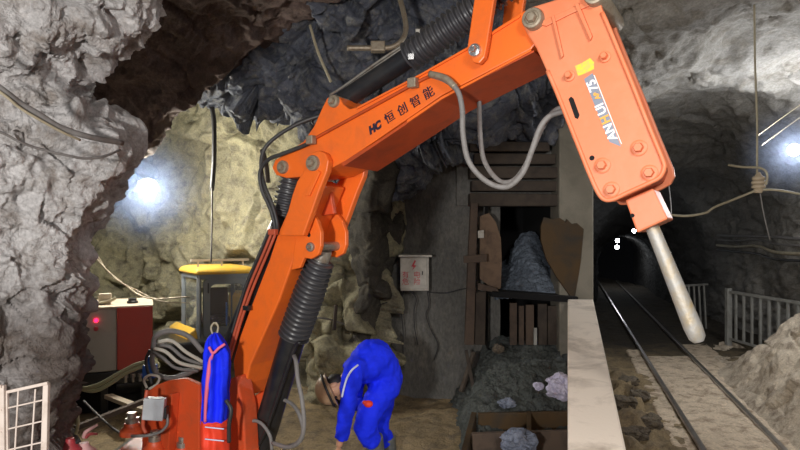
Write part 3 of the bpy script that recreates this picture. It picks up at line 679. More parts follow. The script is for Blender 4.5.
hose([B(312, 142, .17), B(298, 148, .17), B(282, 154, .18), B(268, 160, .19), B(260, 172, .19), B(262, 190, .18), B(270, 208, .16), B(274, 222, .15), B(275, 232, .14)], .012, 'hose_black')
hose([B(318, 129, -.1), B(313, 120, -.05), B(330, 108, -.1), B(355, 85, -.1)], .008, 'hose_black')
for k in range(3):
    hose([B(277-k*4, 230, .14), B(268-k*4, 252, .15), B(254-k*4, 285, .15), B(243-k*3, 315, .16), B(234-k*3, 345, .17), B(226-k*3, 372, .18)], .009, ['hose_red', 'hose_red', 'hose_black'][k])
MB().box(B(273, 232, .16), (.06, .03, .035), (hx, nn, Vector((0, 0, 1)))).build('pipe_clamp', 'hose_red', rb, bevel=.004)
MB().box(B(247, 308, .16), (.05, .03, .03), (hx, nn, Vector((0, 0, 1)))).build('pipe_clamp', 'black', rb, bevel=.004)
# hoses off the boom cylinder
hose([B(294, 356, .08), B(296, 362, .12), B(298, 380, .16), B(302, 400, .18), B(304, 425, .18), B(300, 441, .17), B(288, 447, .15), B(273, 443, .12)], .013, 'hose')
hose([B(282, 399, .0), B(292, 404, .02), B(299, 414, .05), B(303, 430, .06), B(298, 442, .06), B(284, 448, .06)], .012, 'hose')
hose([B(249, 448, .12), B(248, 430, .12), B(253, 421, .12), B(262, 424, .12), B(270, 436, .12), B(272, 450, .12)], .011, 'hose')
# pedestal
plate('mounting_plate', [(147, 392), (156, 385), (168, 380.5), (184, 378.5), (199, 385), (199, 470), (190, 500), (140, 500), (142, 440)], .30, .04, 'red_orange', bevel=.006)
MB().prism([B(176, 392, .30), B(180, 392, .30), B(172, 500, .30), B(156, 500, .30)], nn*.06).build('gusset', 'red_orange', rb, bevel=.006)
plate('pedestal', [(228, 380), (236, 376), (243, 410), (248, 500), (214, 500), (222, 430)], .20, .12, 'red_orange', bevel=.01)
plate('pivot_block', [(238, 402), (262, 392), (266, 388), (264, 400), (262, 414), (244, 420)], .05, .08, 'red_orange', bevel=.01)
plate('side_cheek', [(255, 396), (266, 386), (268, 404), (256, 415)], -.1, .04, 'orange', bevel=.004)
plate('pivot_block', [(240, 412), (262, 408), (262, 428), (246, 432)], .0, .06, 'orange_dust', bevel=.01)
mb = MB().box(Vector((B(190, 480, .1).x, B(190, 480, .1).y+.05, .56)), (.95, .75, .05)); mb.build('base_plate', 'red_orange', rb, bevel=.01)
for x, y in ((132, 425), (155, 443), (183, 449)):
    c = P(x, y+9, 3.75); mb = MB().lathe(c, (0, 0, 1), [(0, .075), (.03, .072), (.05, .05), (.075, .046)], 20); mb.build('anchor_washer', 'red_orange', rb, smooth='auto')
    MB().lathe(c+Vector((0, 0, .07)), (0, 0, 1), [(0, .040), (.035, .040), (.036, .028), (.07, .028)], 10).build('anchor_bolt', 'steel', rb, smooth='auto')
pc = Vector((B(190, 480, .1).x, B(190, 480, .1).y+.05, 0))
tag(MB().box(pc+Vector((-.08, 0, .265)), (1.0, 1.0, .53)).build('concrete_plinth', 'column', bevel=.02), 'low concrete plinth under the orange rock breaker', 'plinth')
# junction box on the mounting plate
jb = MB().box(P(154.5, 408.5, 3.60), (.125, .06, .135), (Vector((.97, .12, -.10)).normalized(), Vector((-.1, 1, 0)).normalized(), Vector((.1, 0, 1)).normalized())).build('junction_box', 'jbox', rb, bevel=.006)
MB().box(P(165.5, 412, 3.62), (.03, .05, .07)).build('conduit_socket', 'plastic_black', jb, bevel=.004)
hose([P(167, 414, 3.62), P(167, 425, 3.6), P(158, 433, 3.58), P(140, 436, 3.6), P(120, 433, 3.9), P(100, 417, 4.6), P(84, 401, 5.2)], .009, 'hose', name='power_cable')
hose([P(147, 390, 3.62), P(145, 405, 3.6), P(143, 425, 3.6), P(146, 433, 3.6)], .012, 'hose_red', name='hydraulic_hose')

# hose bundle between boom base and power pack
for k, (pts, r, m, lb) in enumerate((
    (((153, 348), (156, 336), (170, 331), (188, 336), (203, 352)), .020, 'hose', 'thick grey hose arching over the hose bundle behind the breaker base'),
    (((158, 342), (172, 341), (186, 352), (203, 362)), .014, 'white_hose', 'uppermost pale hose of the bundle behind the breaker base'),
    (((156, 345), (170, 347), (184, 358), (203, 365)), .014, 'hose', 'grey hose just under the uppermost pale one in the bundle'),
    (((154, 348), (166, 352), (180, 363), (202, 368)), .014, 'white_hose', 'middle pale hose of the bundle behind the breaker base'),
    (((153, 352), (163, 358), (176, 368), (198, 371)), .013, 'hose', 'lowest straight grey hose of the bundle'),
    (((154, 346), (152, 360), (157, 374), (170, 378), (186, 374), (204, 366)), .020, 'hose', 'thick grey hose drooping in a loop below the bundle'),
    (((147, 388), (144, 380), (150, 375), (159, 377), (157, 384), (149, 389)), .010, 'white_hose', 'small white hose loop on top of the mounting plate'),
    (((150, 350), (146, 360), (148, 372), (152, 384)), .012, 'hose_black', 'black hose hanging down beside the red box end'))):
    tag(MB().tube([P(x, y, 4.35+.05*(k % 3)) for x, y in pts], r, 8).build('hydraulic_hose', m, smooth=True), lb, 'hose', 'hoses behind the breaker base')
for k, (x, y, m, lb) in enumerate(((150, 371, 'bluevalve', 'blue valve fitting beside the hose bundle'),)):
    v = MB().box(P(x, y, 4.5), (.09, .08, .10)); v.lathe(P(x, y-6, 4.5), (0, 0, 1), [(0, .02), (.05, .02), (.055, .035), (.07, .035)], 12)
    tag(v.build('valve_block', m, bevel=.006), lb, 'valve')
for k, (pts, lb) in enumerate(((((70, 385), (84, 388), (98, 385), (118, 374), (135, 365), (150, 361)), 'upper yellow grey cable sagging below the power pack'), (((72, 386), (92, 391), (108, 385), (128, 372), (150, 364)), 'lower yellow grey cable sagging below the power pack'))):
    tag(MB().tube([P(x, y, 4.6) for x, y in pts], .016, 8).build('cable', 'hose_yel', smooth=True), lb, 'cable', 'cables below the power pack')
tag(MB().tube([P(x, y, 3.9) for x, y in ((68, 393), (74, 404), (77, 414), (78, 424), (76, 434))], .012, 8).build('cable', 'hose_yel', smooth=True), 'short yellow cable hanging down the rock pillar corner', 'cable')
tag(MB().tube([P(x, y, 3.9) for x, y in ((66, 403), (71, 411), (76, 415))], .012, 8).build('cable', 'hose_tan', smooth=True), 'short tan cable stub sticking out of the rock pillar corner', 'cable')

# ------------------------------------------------------------------ power pack
pp = empty('power_pack', Vector((P(112, 366, 6.5).x, 6.9, 0)), 'grey and red hydraulic power pack on a dark skid behind the rock pillar', 'power pack')
def zz(py, d): return CH+(HY-py)/F*d
x0, x1, x2 = P(62, 0, 6.5).x, P(118, 0, 6.5).x, P(151, 0, 6.5).x
zt, zb = zz(309, 6.5), zz(372, 6.5)
MB().box(((x0+x1)/2, 6.9, (zt+zb)/2), (x1-x0, .8, zt-zb)).build('grey_housing', 'box_grey', pp, bevel=.012)
MB().box(((x1+x2)/2+.003, 6.885, (zt+zb)/2+.01), (x2-x1, .83, zt-zb)).build('red_housing', 'box_red', pp, bevel=.012)
MB().box(((x0+x2)/2, 6.9, zt+.012), (x2-x0+.02, .84, .022)).build('top_cover', 'box_dust', pp, bevel=.005)
MB().lathe(P(99, 320, 6.49), (0, -1, 0), [(0, .022), (.015, .022), (.02, .015)], 14).build('indicator_lamp', 'redled', pp)
MB().lathe(P(99, 328.5, 6.49), (0, -1, 0), [(0, .026), (.02, .024), (.03, .015)], 14).build('stop_button', 'ext_red', pp)
MB().lathe((P(136, 0, 6.6).x, 6.75, zt+.02), (0, 0, 1), [(0, .06), (.03, .06), (.035, .045), (.06, .045)], 20).build('filler_cap', 'plastic_black', pp, smooth='auto')
MB().box((P(115, 0, 6.7).x, 6.75, zt+.09), (.13, .10, .12)).build('breather', 'box_dust', pp, bevel=.01)
MB().tube([(x0+.05, 6.7, zt+.04), (x0+.3, 6.65, zt+.03), (x1-.08, 6.7, zt+.07), (x1-.02, 6.7, zt+.1)], .018, 8).build('hose_on_top', 'hose_tan', pp, smooth=True)
mb = MB().box(((x0+x2)/2, 6.85, zb-.08), (x2-x0, .7, .14)); mb.build('skid_frame', 'black', pp, bevel=.01)
MB().box(((x0+x2)/2, 6.95, (zb-.15)/2), (x2-x0-.05, .5, zb-.15)).build('shadow_block', 'void', pp)  # dark box added under the housing in place of shadow
for x in (x0+.1, (x0+x2)/2, x2-.08):
    for y in (6.55, 7.2): MB().box((x, y, (zb-.15)/2), (.07, .07, zb-.15)).build('leg', 'black', pp)
mb = MB().lathe(((x0+x2)/2+.1, 6.75, .28), (1, 0, 0), [(0, .05), (.02, .13), (.4, .13), (.42, .05)], 18); mb.build('motor', 'black', pp, smooth='auto')
for k in range(4): MB().lathe((x2-.28+k*.075, 6.48, zb-.14), (0, 0, 1), [(0, .018), (.05, .018), (.055, .028), (.09, .028)], 10).build('hose_coupling', 'steel', pp)
pp.rotation_euler = (0, 0, math.radians(24)); pp.location.x -= .20
# long low pipe on the floor behind
for k, (a, b, lb) in enumerate((((75, 428, 5.0), (152, 398, 5.6), 'dark steel bar slanting in front of the power pack skid'),)):
    tag(MB().bar(P(*a), P(*b), .05, .04).build('steel_bar', 'rust'), lb, 'bar')
tag(MB().bar(P(108, 396, 6.3), P(150, 412, 5.7), .08, .04).build('wooden_plank', 'box_dust'), 'pale dusty plank lying under the power pack', 'plank')

# ------------------------------------------------------------------ excavator cab
cd_ = 7.6
cab = empty('excavator', Vector((P(213, 0, cd_).x, 7.9, 0)), 'small yellow excavator with grey framed glass cab behind the orange boom', 'excavator')
th = math.radians(-28)
cx_, cy_ = Vector((math.cos(th), -math.sin(th)*-1, 0)), None
ux = Vector((.90, .44, 0)).normalized(); uy = Vector((-.62, .80, 0)).normalized()   # side face along ux, front face along uy
c0 = P(199, 0, 7.5); c0 = Vector((c0.x, c0.y, 0))      # near corner post
def Q(a, b, z): return c0+ux*a+uy*b+Vector((0, 0, z))
zt_, zb_ = zz(274, 7.5), zz(348, 7.5)
Ls, Lf = .66, .62
mb = MB()
post = [(0, 0), (Ls, 0), (0, Lf), (Ls, Lf)]
for a, b in post: mb.bar(Q(a, b, zb_), Q(a, b, zt_), .055, .055)
mb.bar(Q(0, 0, zt_-.03), Q(Ls, 0, zt_-.03), .06, .08); mb.bar(Q(0, 0, zb_+.03), Q(Ls, 0, zb_+.03), .06, .14)
mb.bar(Q(0, 0, zt_-.03), Q(0, Lf, zt_-.03), .06, .08); mb.bar(Q(0, 0, zb_+.03), Q(0, Lf, zb_+.03), .06, .10)
mb.bar(Q(Ls, 0, zt_-.03), Q(Ls, Lf, zt_-.03), .06, .08); mb.bar(Q(0, Lf, zt_-.03), Q(Ls, Lf, zt_-.03), .06, .08)
mb.build('cab_frame', 'cab_grey', cab, bevel=.012)
# door on the side face: rounded ring
def rrect(a0, a1, z0, z1, r, n=5):
    o = []
    for (cx, cz, s) in ((a1-r, z1-r, 0), (a0+r, z1-r, 90), (a0+r, z0+r, 180), (a1-r, z0+r, 270)):
        for k in range(n+1):
            t = math.radians(s+90*k/n); o.append((cx+r*math.cos(t), cz+r*math.sin(t)))
    return o
ou, inn = rrect(.05, Ls-.03, zb_+.10, zt_-.06, .08), rrect(.13, Ls-.10, zb_+.26, zt_-.14, .07)
n = len(ou); vs = [Q(a, -.03, z) for a, z in ou]+[Q(a, -.03, z) for a, z in inn]+[Q(a, .02, z) for a, z in ou]+[Q(a, .02, z) for a, z in inn]
fs = []
for i in range(n):
    j = (i+1) % n; fs += [(i, j, n+j, n+i), (2*n+i, 3*n+i, 3*n+j, 2*n+j), (i, 2*n+i, 2*n+j, j), (n+i, n+j, 3*n+j, 3*n+i)]
dr = MB().add(vs, fs).build('door', 'cab_grey', cab)
MB().prism([Q(a, 0, z) for a, z in inn], uy*.004).build('door_glass', 'glass', dr)
MB().bar(Q(.10, -.05, zt_-.25), Q(.10, -.05, zt_-.12), .015, .015).build('handle', 'plastic_black', dr)
MB().prism([Q(0, .05, zb_+.08), Q(0, Lf-.05, zb_+.08), Q(0, Lf-.05, zt_-.07), Q(0, .05, zt_-.07)], ux*.004).build('windscreen', 'glass', cab)
MB().prism([Q(Ls, .05, zb_+.2), Q(Ls, Lf-.05, zb_+.2), Q(Ls, Lf-.05, zt_-.07), Q(Ls, .05, zt_-.07)], ux*.004).build('side_glass', 'glass', cab)
# domed roof
mb = MB(); 
for i, (e, z) in enumerate(((.05, -.01), (.06, .03), (.03, .07), (-.06, .095))): mb.v += [Q(-e, -e, zt_+z), Q(Ls+e, -e, zt_+z), Q(Ls+e, Lf+e, zt_+z), Q(-e, Lf+e, zt_+z)]
mb.f = [(i*4+k, i*4+(k+1) % 4, i*4+4+(k+1) % 4, i*4+4+k) for i in range(3) for k in range(4)]+[(0, 1, 2, 3), (12, 13, 14, 15)]
mb.build('roof', 'cab_yellow', cab, bevel=.02)
MB().box(Q(.30, .1, zt_+.17), (.75, .03, .03), (ux, uy, Vector((0, 0, 1)))).build('roof_light_bar', 'box_dust', cab)
for a in (.02, .32, .6): MB().bar(Q(a, .1, zt_+.08), Q(a, .1, zt_+.17), .02, .02).build('bar_bracket', 'box_dust', cab)
MB().box(Q(.34, .42, zb_+.30), (.32, .30, .10), (ux, uy, Vector((0, 0, 1)))).build('seat', 'seat', cab, bevel=.02)
MB().box(Q(.42, .55, zb_+.52), (.28, .08, .42), (ux, uy, Vector((0, 0, 1)))).build('backrest', 'seat', cab, bevel=.02)
MB().tube([Q(.42, .2, zb_+.1), Q(.42, .2, zb_+.45), Q(.41, .18, zb_+.55)], .012, 8).build('control_lever', 'bluevalve', cab)
MB().box(Q(.30, .35, (zb_+.35)/2+.1), (1.5, 1.2, zb_-.30), (ux, uy, Vector((0, 0, 1)))).build('undercarriage', 'black', cab, bevel=.03)
mb = MB().prism([Q(-.22, -.03, zb_-.15), Q(.62, -.03, zb_-.15), Q(.62, -.03, zb_+.04), Q(0, -.03, zb_+.04), Q(-.05, -.03, zb_+.26), Q(-.14, -.03, zb_+.20)], uy*.8); mb.build('body_panel', 'cab_yellow', cab, bevel=.015)
MB().box(Q(.92, .4, zb_+.28), (.55, .8, .75), (ux, uy, Vector((0, 0, 1)))).build('engine_cover', 'cab_yellow', cab, bevel=.06)

# ------------------------------------------------------------------ jacket hung on the boom
jk = empty('hanging_jacket', P(216, 425, 3.45), 'bright blue work jacket with pink piping hanging on the orange breaker', 'jacket')
def outline_cloth(rows, d, depth, name, m, parent, seed, amp=.012, sub=60):
    # rows: (py, left px, right px): a draped closed cloth body
    ys = [r[0] for r in rows]; n = 44; vs = []; fs = []; NR = 60
    for i in range(NR):
        py = ys[0]+(ys[-1]-ys[0])*i/(NR-1); l = np.interp(py, ys, [r[1] for r in rows]); r_ = np.interp(py, ys, [r[2] for r in rows])
        c = P((l+r_)/2, py, d); w = (r_-l)/2/F*d
        for k in range(n):
            t = 2*math.pi*k/n
            dd = depth*min(1, w/.05)
            fold = amp*math.sin(t*5+seed+py*.02)*min(1, i/12)+amp*.7*math.sin(t*9-py*.04)
            vs.append(c+Vector((math.cos(t)*(w), math.sin(t)*(dd+fold*1.5), 0))+Vector((fold*.3, 0, 0)))
    fs = [(i*n+k, i*n+(k+1) % n, (i+1)*n+(k+1) % n, (i+1)*n+k) for i in range(NR-1) for k in range(n)]+[tuple(range(n)), tuple(range((NR-1)*n, NR*n))]
    p = np.array([v[:] for v in vs]); q = vnoise(p*14, seed)*amp*1.2
    for v, k in zip(vs, q): v.y += k; v.x += k*.15
    return MB().add(vs, fs).build(name, m, parent, smooth=True)
outline_cloth([(333, 212, 217), (337, 208, 221), (343, 206, 226), (352, 204, 230), (375, 203, 230), (400, 202, 228), (424, 201, 227)], 3.45, .07, 'body_cloth', 'blue', jk, 3)
outline_cloth([(420, 202, 227), (424, 201, 228), (440, 201, 229), (470, 201, 229)], 3.44, .085, 'orange_lining', 'hivis', jk, 5, .006)
MB().tube([P(225, 344, 3.36), P(219, 348, 3.35), P(213, 353, 3.35), P(209, 347, 3.36)], .008, 8).build('piping', 'pink', jk, smooth=True)
MB().tube([P(213, 353, 3.365), P(210, 362, 3.365), P(208, 380, 3.365), P(206, 400, 3.365), P(205, 422, 3.365)], [.008, .012, .014, .011, .008], 8).build('piping', 'pink', jk, smooth=True)
for py in (427, 439): MB().tube([P(205, py, 3.352), P(214, py+1, 3.345), P(224, py+2, 3.352)], .004, 6).build('reflective_stripe', 'silver', jk, smooth=True)
MB().tube([P(213, 335, 3.45), P(211, 328, 3.45), P(214, 323, 3.47), P(218, 326, 3.47), P(217, 334, 3.46)], .006, 8).build('hanging_loop', 'hose_tan', jk, smooth=True)
tag(MB().tube([P(226, 400, 3.4), P(231, 410, 3.38), P(229, 425, 3.38), P(229, 442, 3.4)], .012, 8).build('cable', 'hose_black', smooth=True), 'short dark hose dangling beside the blue jacket', 'cable')

# ------------------------------------------------------------------ worker
wk = empty('person', Vector((P(382, 0, 5.1).x, 5.1, 0)), 'person in blue coveralls and tan helmet bent over, reaching down to the floor', 'person')
def limb(mb, pts, rr, seg=14): mb.tube(pts, rr, seg, n=6)
pel, mid, chest, neck, hd = P(383, 383, 5.15), P(380, 364, 5.1), P(364, 365, 4.98), P(349, 376, 4.88), P(340, 385, 4.84)
shN, elN, haN = P(353, 373, 4.76), P(347, 408, 4.72), P(339, 446, 4.70)
shF, elF, haF = P(358, 375, 5.13), P(355, 400, 5.20), P(366, 407, 5.02)
hpN, knN, anN = P(385, 388, 5.03), P(366, 421, 4.92), P(377, 458, 5.02)
hpF, knF, anF = P(386, 386, 5.25), P(378, 424, 5.20), P(389, 458, 5.28)
def hand(mb, wrist, dirv, side):
    d = dirv.normalized(); s = (side-d*side.dot(d)).normalized(); nrm = d.cross(s)
    mb.ball(wrist+d*.055, (.042, .052, .018), (s, d, nrm))
    for k, (o, L) in enumerate(((-.030, .070), (-.010, .080), (.010, .075), (.029, .060))):
        b = wrist+d*.09+s*o; mb.tube([b, b+d*L*.45+nrm*.006, b+d*L*.8+nrm*.022, b+d*L*.95+nrm*.036], [.0095, .009, .008, .006], 8, n=3)
    b = wrist+d*.03-s*.036; mb.tube([b, b+d*.03-s*.022+nrm*.01, b+d*.058-s*.028+nrm*.022], [.012, .010, .008], 8, n=3)
body = MB()
limb(body, [pel, mid, chest, neck], [.12, .115, .13, .06]); limb(body, [neck, hd], [.055, .055])
fw = Vector((-.86, -.15, -.38)).normalized(); fc = Vector((.05, -.50, -.85)).normalized()     # face looks down and to the left
fc = (fc-fw*fc.dot(fw)).normalized(); upv = fw.copy(); sd = fc.cross(upv).normalized(); upv = sd.cross(fc).normalized()
hc = hd+fw*.055
body.ball(hc, (.075, .095, .115), (sd, fc, upv)); body.ball(hc+fc*.035-upv*.055, (.05, .055, .055), (sd, fc, upv))
body.ball(hc+fc*.10-upv*.015, (.013, .02, .022), (sd, fc, upv)); body.ball(hc+fc*.085-upv*.062, (.026, .012, .008), (sd, fc, upv))
for s in (-1, 1):
    body.ball(hc+sd*.075*s-upv*.01, (.010, .020, .032), (sd, fc, upv))
for a, b, c, s in ((shN, elN, haN, 1), (shF, elF, haF, -1)):
    limb(body, [chest+(a-chest)*.4, a, b, c], [.06, .055, .042, .028]); hand(body, c, (c-b), fc.cross(c-b))
for a, b, c in ((hpN, knN, anN), (hpF, knF, anF)): limb(body, [pel, a, b, c], [.09, .08, .05, .03])
bo = body.build('body', 'skin', wk, smooth=True)
md = bo.modifiers.new('r', 'REMESH'); md.mode = 'VOXEL'; md.voxel_size = .006; md.use_smooth_shade = True
sm = bo.modifiers.new('s', 'SMOOTH'); sm.iterations = 3
for s in (-1, 1): MB().ball(hc+fc*.088+sd*.030*s+upv*.012, .011).build('eye', 'plastic_black', wk, smooth=True)
cl = MB()
bk = P(373, 349, 5.02)
limb(cl, [P(386, 390, 5.15), P(383, 375, 5.14), P(374, 360, 5.06), P(364, 366, 4.97), P(353, 374, 4.90)], [.13, .165, .18, .165, .105], 20)
cl.ball(P(384, 380, 5.14), (.15, .17, .17)); cl.ball(P(372, 361, 5.04), (.15, .17, .16))
limb(cl, [chest+(shN-chest)*.4, shN, elN, P(341, 440, 4.70)], [.11, .088, .070, .058]); limb(cl, [chest+(shF-chest)*.4, shF, elF, P(363, 405, 5.05)], [.09, .080, .066, .055])
limb(cl, [pel, hpN, knN, P(372, 443, 4.97)], [.13, .128, .105, .090]); limb(cl, [pel, hpF, knF, P(385, 443, 5.25)], [.12, .125, .100, .088])
limb(cl, [P(372, 352, 5.0), P(355, 366, 4.90), P(347, 373, 4.86)], [.09, .09, .075])
co = cl.build('coveralls', 'blue', wk, smooth=True)
md = co.modifiers.new('r', 'REMESH'); md.mode = 'VOXEL'; md.voxel_size = .011; md.use_smooth_shade = True
sm = co.modifiers.new('s', 'SMOOTH'); sm.iterations = 3
tx = bpy.data.textures.new('folds', 'CLOUDS'); tx.noise_scale = .11; tx.noise_depth = 3
dm = co.modifiers.new('d', 'DISPLACE'); dm.texture = tx; dm.strength = .05; dm.mid_level = .5; dm.texture_coords = 'LOCAL'
st = co.modifiers.new('s2', 'SMOOTH'); st.iterations = 2
MB().tube([P(358, 365, 4.72), P(352, 370, 4.665), P(347, 378, 4.645), P(344, 388, 4.64), P(342, 397, 4.64)], .0085, 8).build('reflective_stripe', 'silver', wk, smooth=True)
# helmet: shell, brim, headband
hb = hc+upv*.035-fc*.005
mb = MB(); prof = []
vs = []; seg = 28
for i in range(9):
    t = (math.pi/2)*i/8
    for k in range(seg):
        a = 2*math.pi*k/seg; vs.append(hb+sd*(math.cos(a)*.108*math.cos(t))+fc*(math.sin(a)*.132*math.cos(t))+upv*(.125*math.sin(t)))
vs2 = [hb+sd*(math.cos(2*math.pi*k/seg)*.118)+fc*(math.sin(2*math.pi*k/seg)*(.165 if math.sin(2*math.pi*k/seg) > 0 else .14))-upv*.008 for k in range(seg)]
mb.add(vs+vs2, [(i*seg+k, i*seg+(k+1) % seg, (i+1)*seg+(k+1) % seg, (i+1)*seg+k) for i in range(8) for k in range(seg)]+[(k, 9*seg+k, 9*seg+(k+1) % seg, (k+1) % seg) for k in range(seg)])
he = mb.build('helmet', 'helmet', wk, smooth=True); md = he.modifiers.new('t', 'SOLIDIFY'); md.thickness = .006
MB().tube([hb+sd*(math.cos(a)*.112)+fc*(math.sin(a)*.137)+upv*.02 for a in np.linspace(0, 2*math.pi, 20)], .010, 8, n=2).build('headlamp_strap', 'plastic_black', he, smooth=True)
MB().ball(hc-fc*.03-upv*.02, (.079, .082, .085), (sd, fc, upv)).build('hair', 'hair', wk, smooth=True)
for a, top in ((anN, P(373, 437, 4.99)), (anF, P(386, 437, 5.26))):
    ft = Vector((a.x, a.y, .03)); mb = MB()
    limb(mb, [top, a+Vector((0, 0, .03)), Vector((a.x+.02, a.y, .06))], [.088, .072, .060])
    mb.tube([Vector((a.x+.05, a.y, .045)), Vector((a.x-.04, a.y-.02, .045)), Vector((a.x-.15, a.y-.05, .038)), Vector((a.x-.19, a.y-.06, .034))], [.044, .05, .048, .030], 14, n=4)
    bt = mb.build('boot', 'boot', wk, smooth=True); md = bt.modifiers.new('r', 'REMESH'); md.mode = 'VOXEL'; md.voxel_size = .008; md.use_smooth_shade = True; bt.modifiers.new('s', 'SMOOTH').iterations = 4
hc2 = P(368.5, 404, 4.86); mb = MB().ball(hc2, (.04, .03, .03)); mb.ball(hc2+Vector((-.03, 0, .012)), (.022, .02, .018))
tag(mb.build('red_cloth', 'hivis', smooth=True), 'small red cloth held at the knee of the bent person', 'cloth')

# ------------------------------------------------------------------ grille gate, extinguisher, lamps, cables
gr = empty('metal_grille', P(25, 470, 2.3), 'cream painted metal grille panel standing against the rock pillar', 'grille')
dg = 2.3
def gb(a, b, w, name='bar', par=gr): MB().bar(P(a[0], a[1], dg), P(b[0], b[1], dg), w, w).build(name, 'grille', par, bevel=.002)
gb((7, 392), (48, 383), .012, 'frame_rail'); gb((6.5, 391), (8, 520), .014, 'frame_stile')
MB().prism([P(42.5, 385, dg), P(47.8, 383.5, dg), P(45, 520, dg), P(38, 520, dg)], (0, .02, 0)).build('frame_stile', 'grille', gr, bevel=.003)
for x0, x1 in ((18.5, 14), (35.5, 30)): gb((x0, 389), (x1-3, 520), .006)
for y in (408, 429, 450): gb((8, y), (43, y-8), .006)
g2 = empty('metal_grille', P(0, 470, 2.25), 'narrow cream grille panel beside the wider one, cut by the picture edge', 'grille')
MB().prism([P(-4, 387, 2.28), P(3.5, 385.5, 2.28), P(5, 520, 2.28), P(-3, 520, 2.28)], (0, .02, 0)).build('frame_stile', 'grille', g2, bevel=.003)
MB().bar(P(-40, 397, 2.28), P(2, 386, 2.28), .012, .012).build('frame_rail', 'grille', g2)
for y in (410, 432, 454): MB().bar(P(-40, y+8, 2.28), P(2, y, 2.28), .006, .006).build('bar', 'grille', g2)
ex = empty('fire_extinguisher', P(84, 500, 3.2), 'dusty red fire extinguisher at the foot of the rock pillar', 'fire extinguisher')
MB().lathe(P(84, 520, 3.2), (0, 0, 1), [(0, .07), (.34, .07), (.38, .062), (.41, .03), (.43, .022)], 20).build('cylinder', 'ext_pink', ex, smooth='auto')
MB().tube([P(84, 437, 3.2), P(86, 432, 3.18), P(92, 428, 3.16), P(97, 425, 3.15)], [.012, .011, .009, .007], 8).build('carry_handle', 'ext_pink', ex, smooth=True)
MB().tube([P(86, 437, 3.2), P(90, 434, 3.17), P(97, 434, 3.15)], [.010, .009, .006], 8).build('squeeze_lever', 'ext_red', ex, smooth=True)
MB().tube([P(80, 440, 3.18), P(72, 446, 3.15), P(68, 458, 3.15), P(68, 480, 3.15)], .012, 8).build('discharge_hose', 'plastic_black', ex, smooth=True)
e2 = MB().lathe(P(70, 530, 3.15), (0, 0, 1), [(0, .07), (.40, .07), (.44, .06), (.47, .03), (.50, .02)], 20).build('fire_extinguisher', 'ext_red', smooth='auto')
tag(e2, 'dark red extinguisher cylinder behind the dusty one, by the pillar', 'fire extinguisher')

def lamp(px, py, d, r, label, power, col, aim=None, mount=None, nm='floodlight'):
    c = P(px, py, d); root = empty(nm, c, label, 'lamp')
    a = Vector(aim).normalized() if aim else (Vector((0, 0, CH))-c).normalized()
    MB().lathe(c-a*.10, a, [(0, r*.35), (.03, r*.7), (.09, r*1.05), (.10, r*1.05)], 20).build('housing', 'plastic_black', root, smooth='auto')
    MB().ball(c+a*.01, (r*.95,)*3).build('bulb', 'lamp', root, smooth=True)
    if mount: MB().tube([c-a*.06, Vector(mount)], .012, 8).build('bracket', 'plastic_black', root)
    li = bpy.data.lights.new('flood', 'POINT'); li.energy = power; li.color = col; li.shadow_soft_size = r*1.2
    lo = bpy.data.objects.new('flood_light', li); COL.objects.link(lo); lo.location = c+a*(r+.05)
    return root
lamp(148, 188, 7.4, .125, 'glaring white floodlight hanging in the side cavern beside the rock pillar', 230, (1, .97, .86), aim=(.35, -.9, -.25), mount=P(135, 172, 8.6))
lamp(794, 150, 7.2, .075, 'glaring white floodlight on the right tunnel wall near the picture edge', 150, (.94, .96, 1), aim=(-.5, -.8, -.2), mount=P(850, 145, 8.6))
for k, (x, y, lb) in enumerate(((617.5, 240.5, 'upper of the two small lamps glowing at the drift mouth'), (617, 247, 'lower of the two small lamps glowing at the drift mouth'), (634, 231, 'single small lamp glowing beside the chisel holder'))):
    d = 22.3 if k < 2 else 15
    c = P(x, y, d); rt = empty('tunnel_lamp', c, lb, 'lamp', 'small lamps in the far drift')
    rr = .075 if k < 2 else .05
    MB().ball(c, rr).build('bulb', 'lamp_warm', rt, smooth=True); MB().lathe(c+Vector((0, .02, rr*.6)), (0, 0, 1), [(0, rr*.8), (.05, rr*.5), (.07, rr*.2)], 12).build('lamp_holder', 'plastic_black', rt)
for (x, y, d, e) in ((617, 246, 21.6, 16), (634, 236, 14.6, 6), (612, 236, 20.0, 14)):
    li = bpy.data.lights.new('drift', 'POINT'); li.energy = e; li.color = (.85, .92, 1); li.shadow_soft_size = .1
    lo = bpy.data.objects.new('drift_light', li); COL.objects.link(lo); lo.location = P(x, y, d)

def wire(pts, r, m, lb, nm='cable', grp=None, seg=8):
    return tag(MB().tube([P(*p) for p in pts], r, seg).build(nm, m, smooth=True), lb, 'cable', grp)
wire([(-60, 45, 2.15), (0, 88, 2.33), (20, 103, 2.42), (40, 115, 2.5), (62, 128, 2.6), (90, 137, 2.72), (122, 143, 2.95)], .014, 'hose', 'thick grey pipe running across the pale rock pillar', 'service_pipe')
wire([(-60, 52, 2.14), (0, 92, 2.32), (20, 108, 2.41), (40, 120, 2.49), (62, 132, 2.59), (80, 140, 2.7)], .006, 'hose_tan', 'light cable strapped under the thick grey pipe')
wire([(-60, 110, 2.1), (0, 132, 2.33), (18, 141, 2.4), (40, 149, 2.5), (70, 156, 2.62), (86, 158.5, 2.7), (105, 156, 2.8), (120, 150, 2.95)], .006, 'hose', 'thin wire drooping across the rock pillar below the pipe')
wire([(212, 107, 6.9), (214, 125, 7.0), (214, 160, 7.2), (212, 190, 7.4)], .030, 'hose_black', 'black hose hanging straight down the cavern rock')
wire([(212, 188, 7.3), (212, 220, 7.35), (211, 262, 7.3)], .012, 'hose', 'thin grey rod below the black hanging hose')
wire([(88, 248, 7.6), (105, 268, 7.2), (125, 285, 7.0), (148, 298, 6.9), (190, 297, 7.0)], .009, 'pin', 'upper tan wire slanting over the cavern rocks')
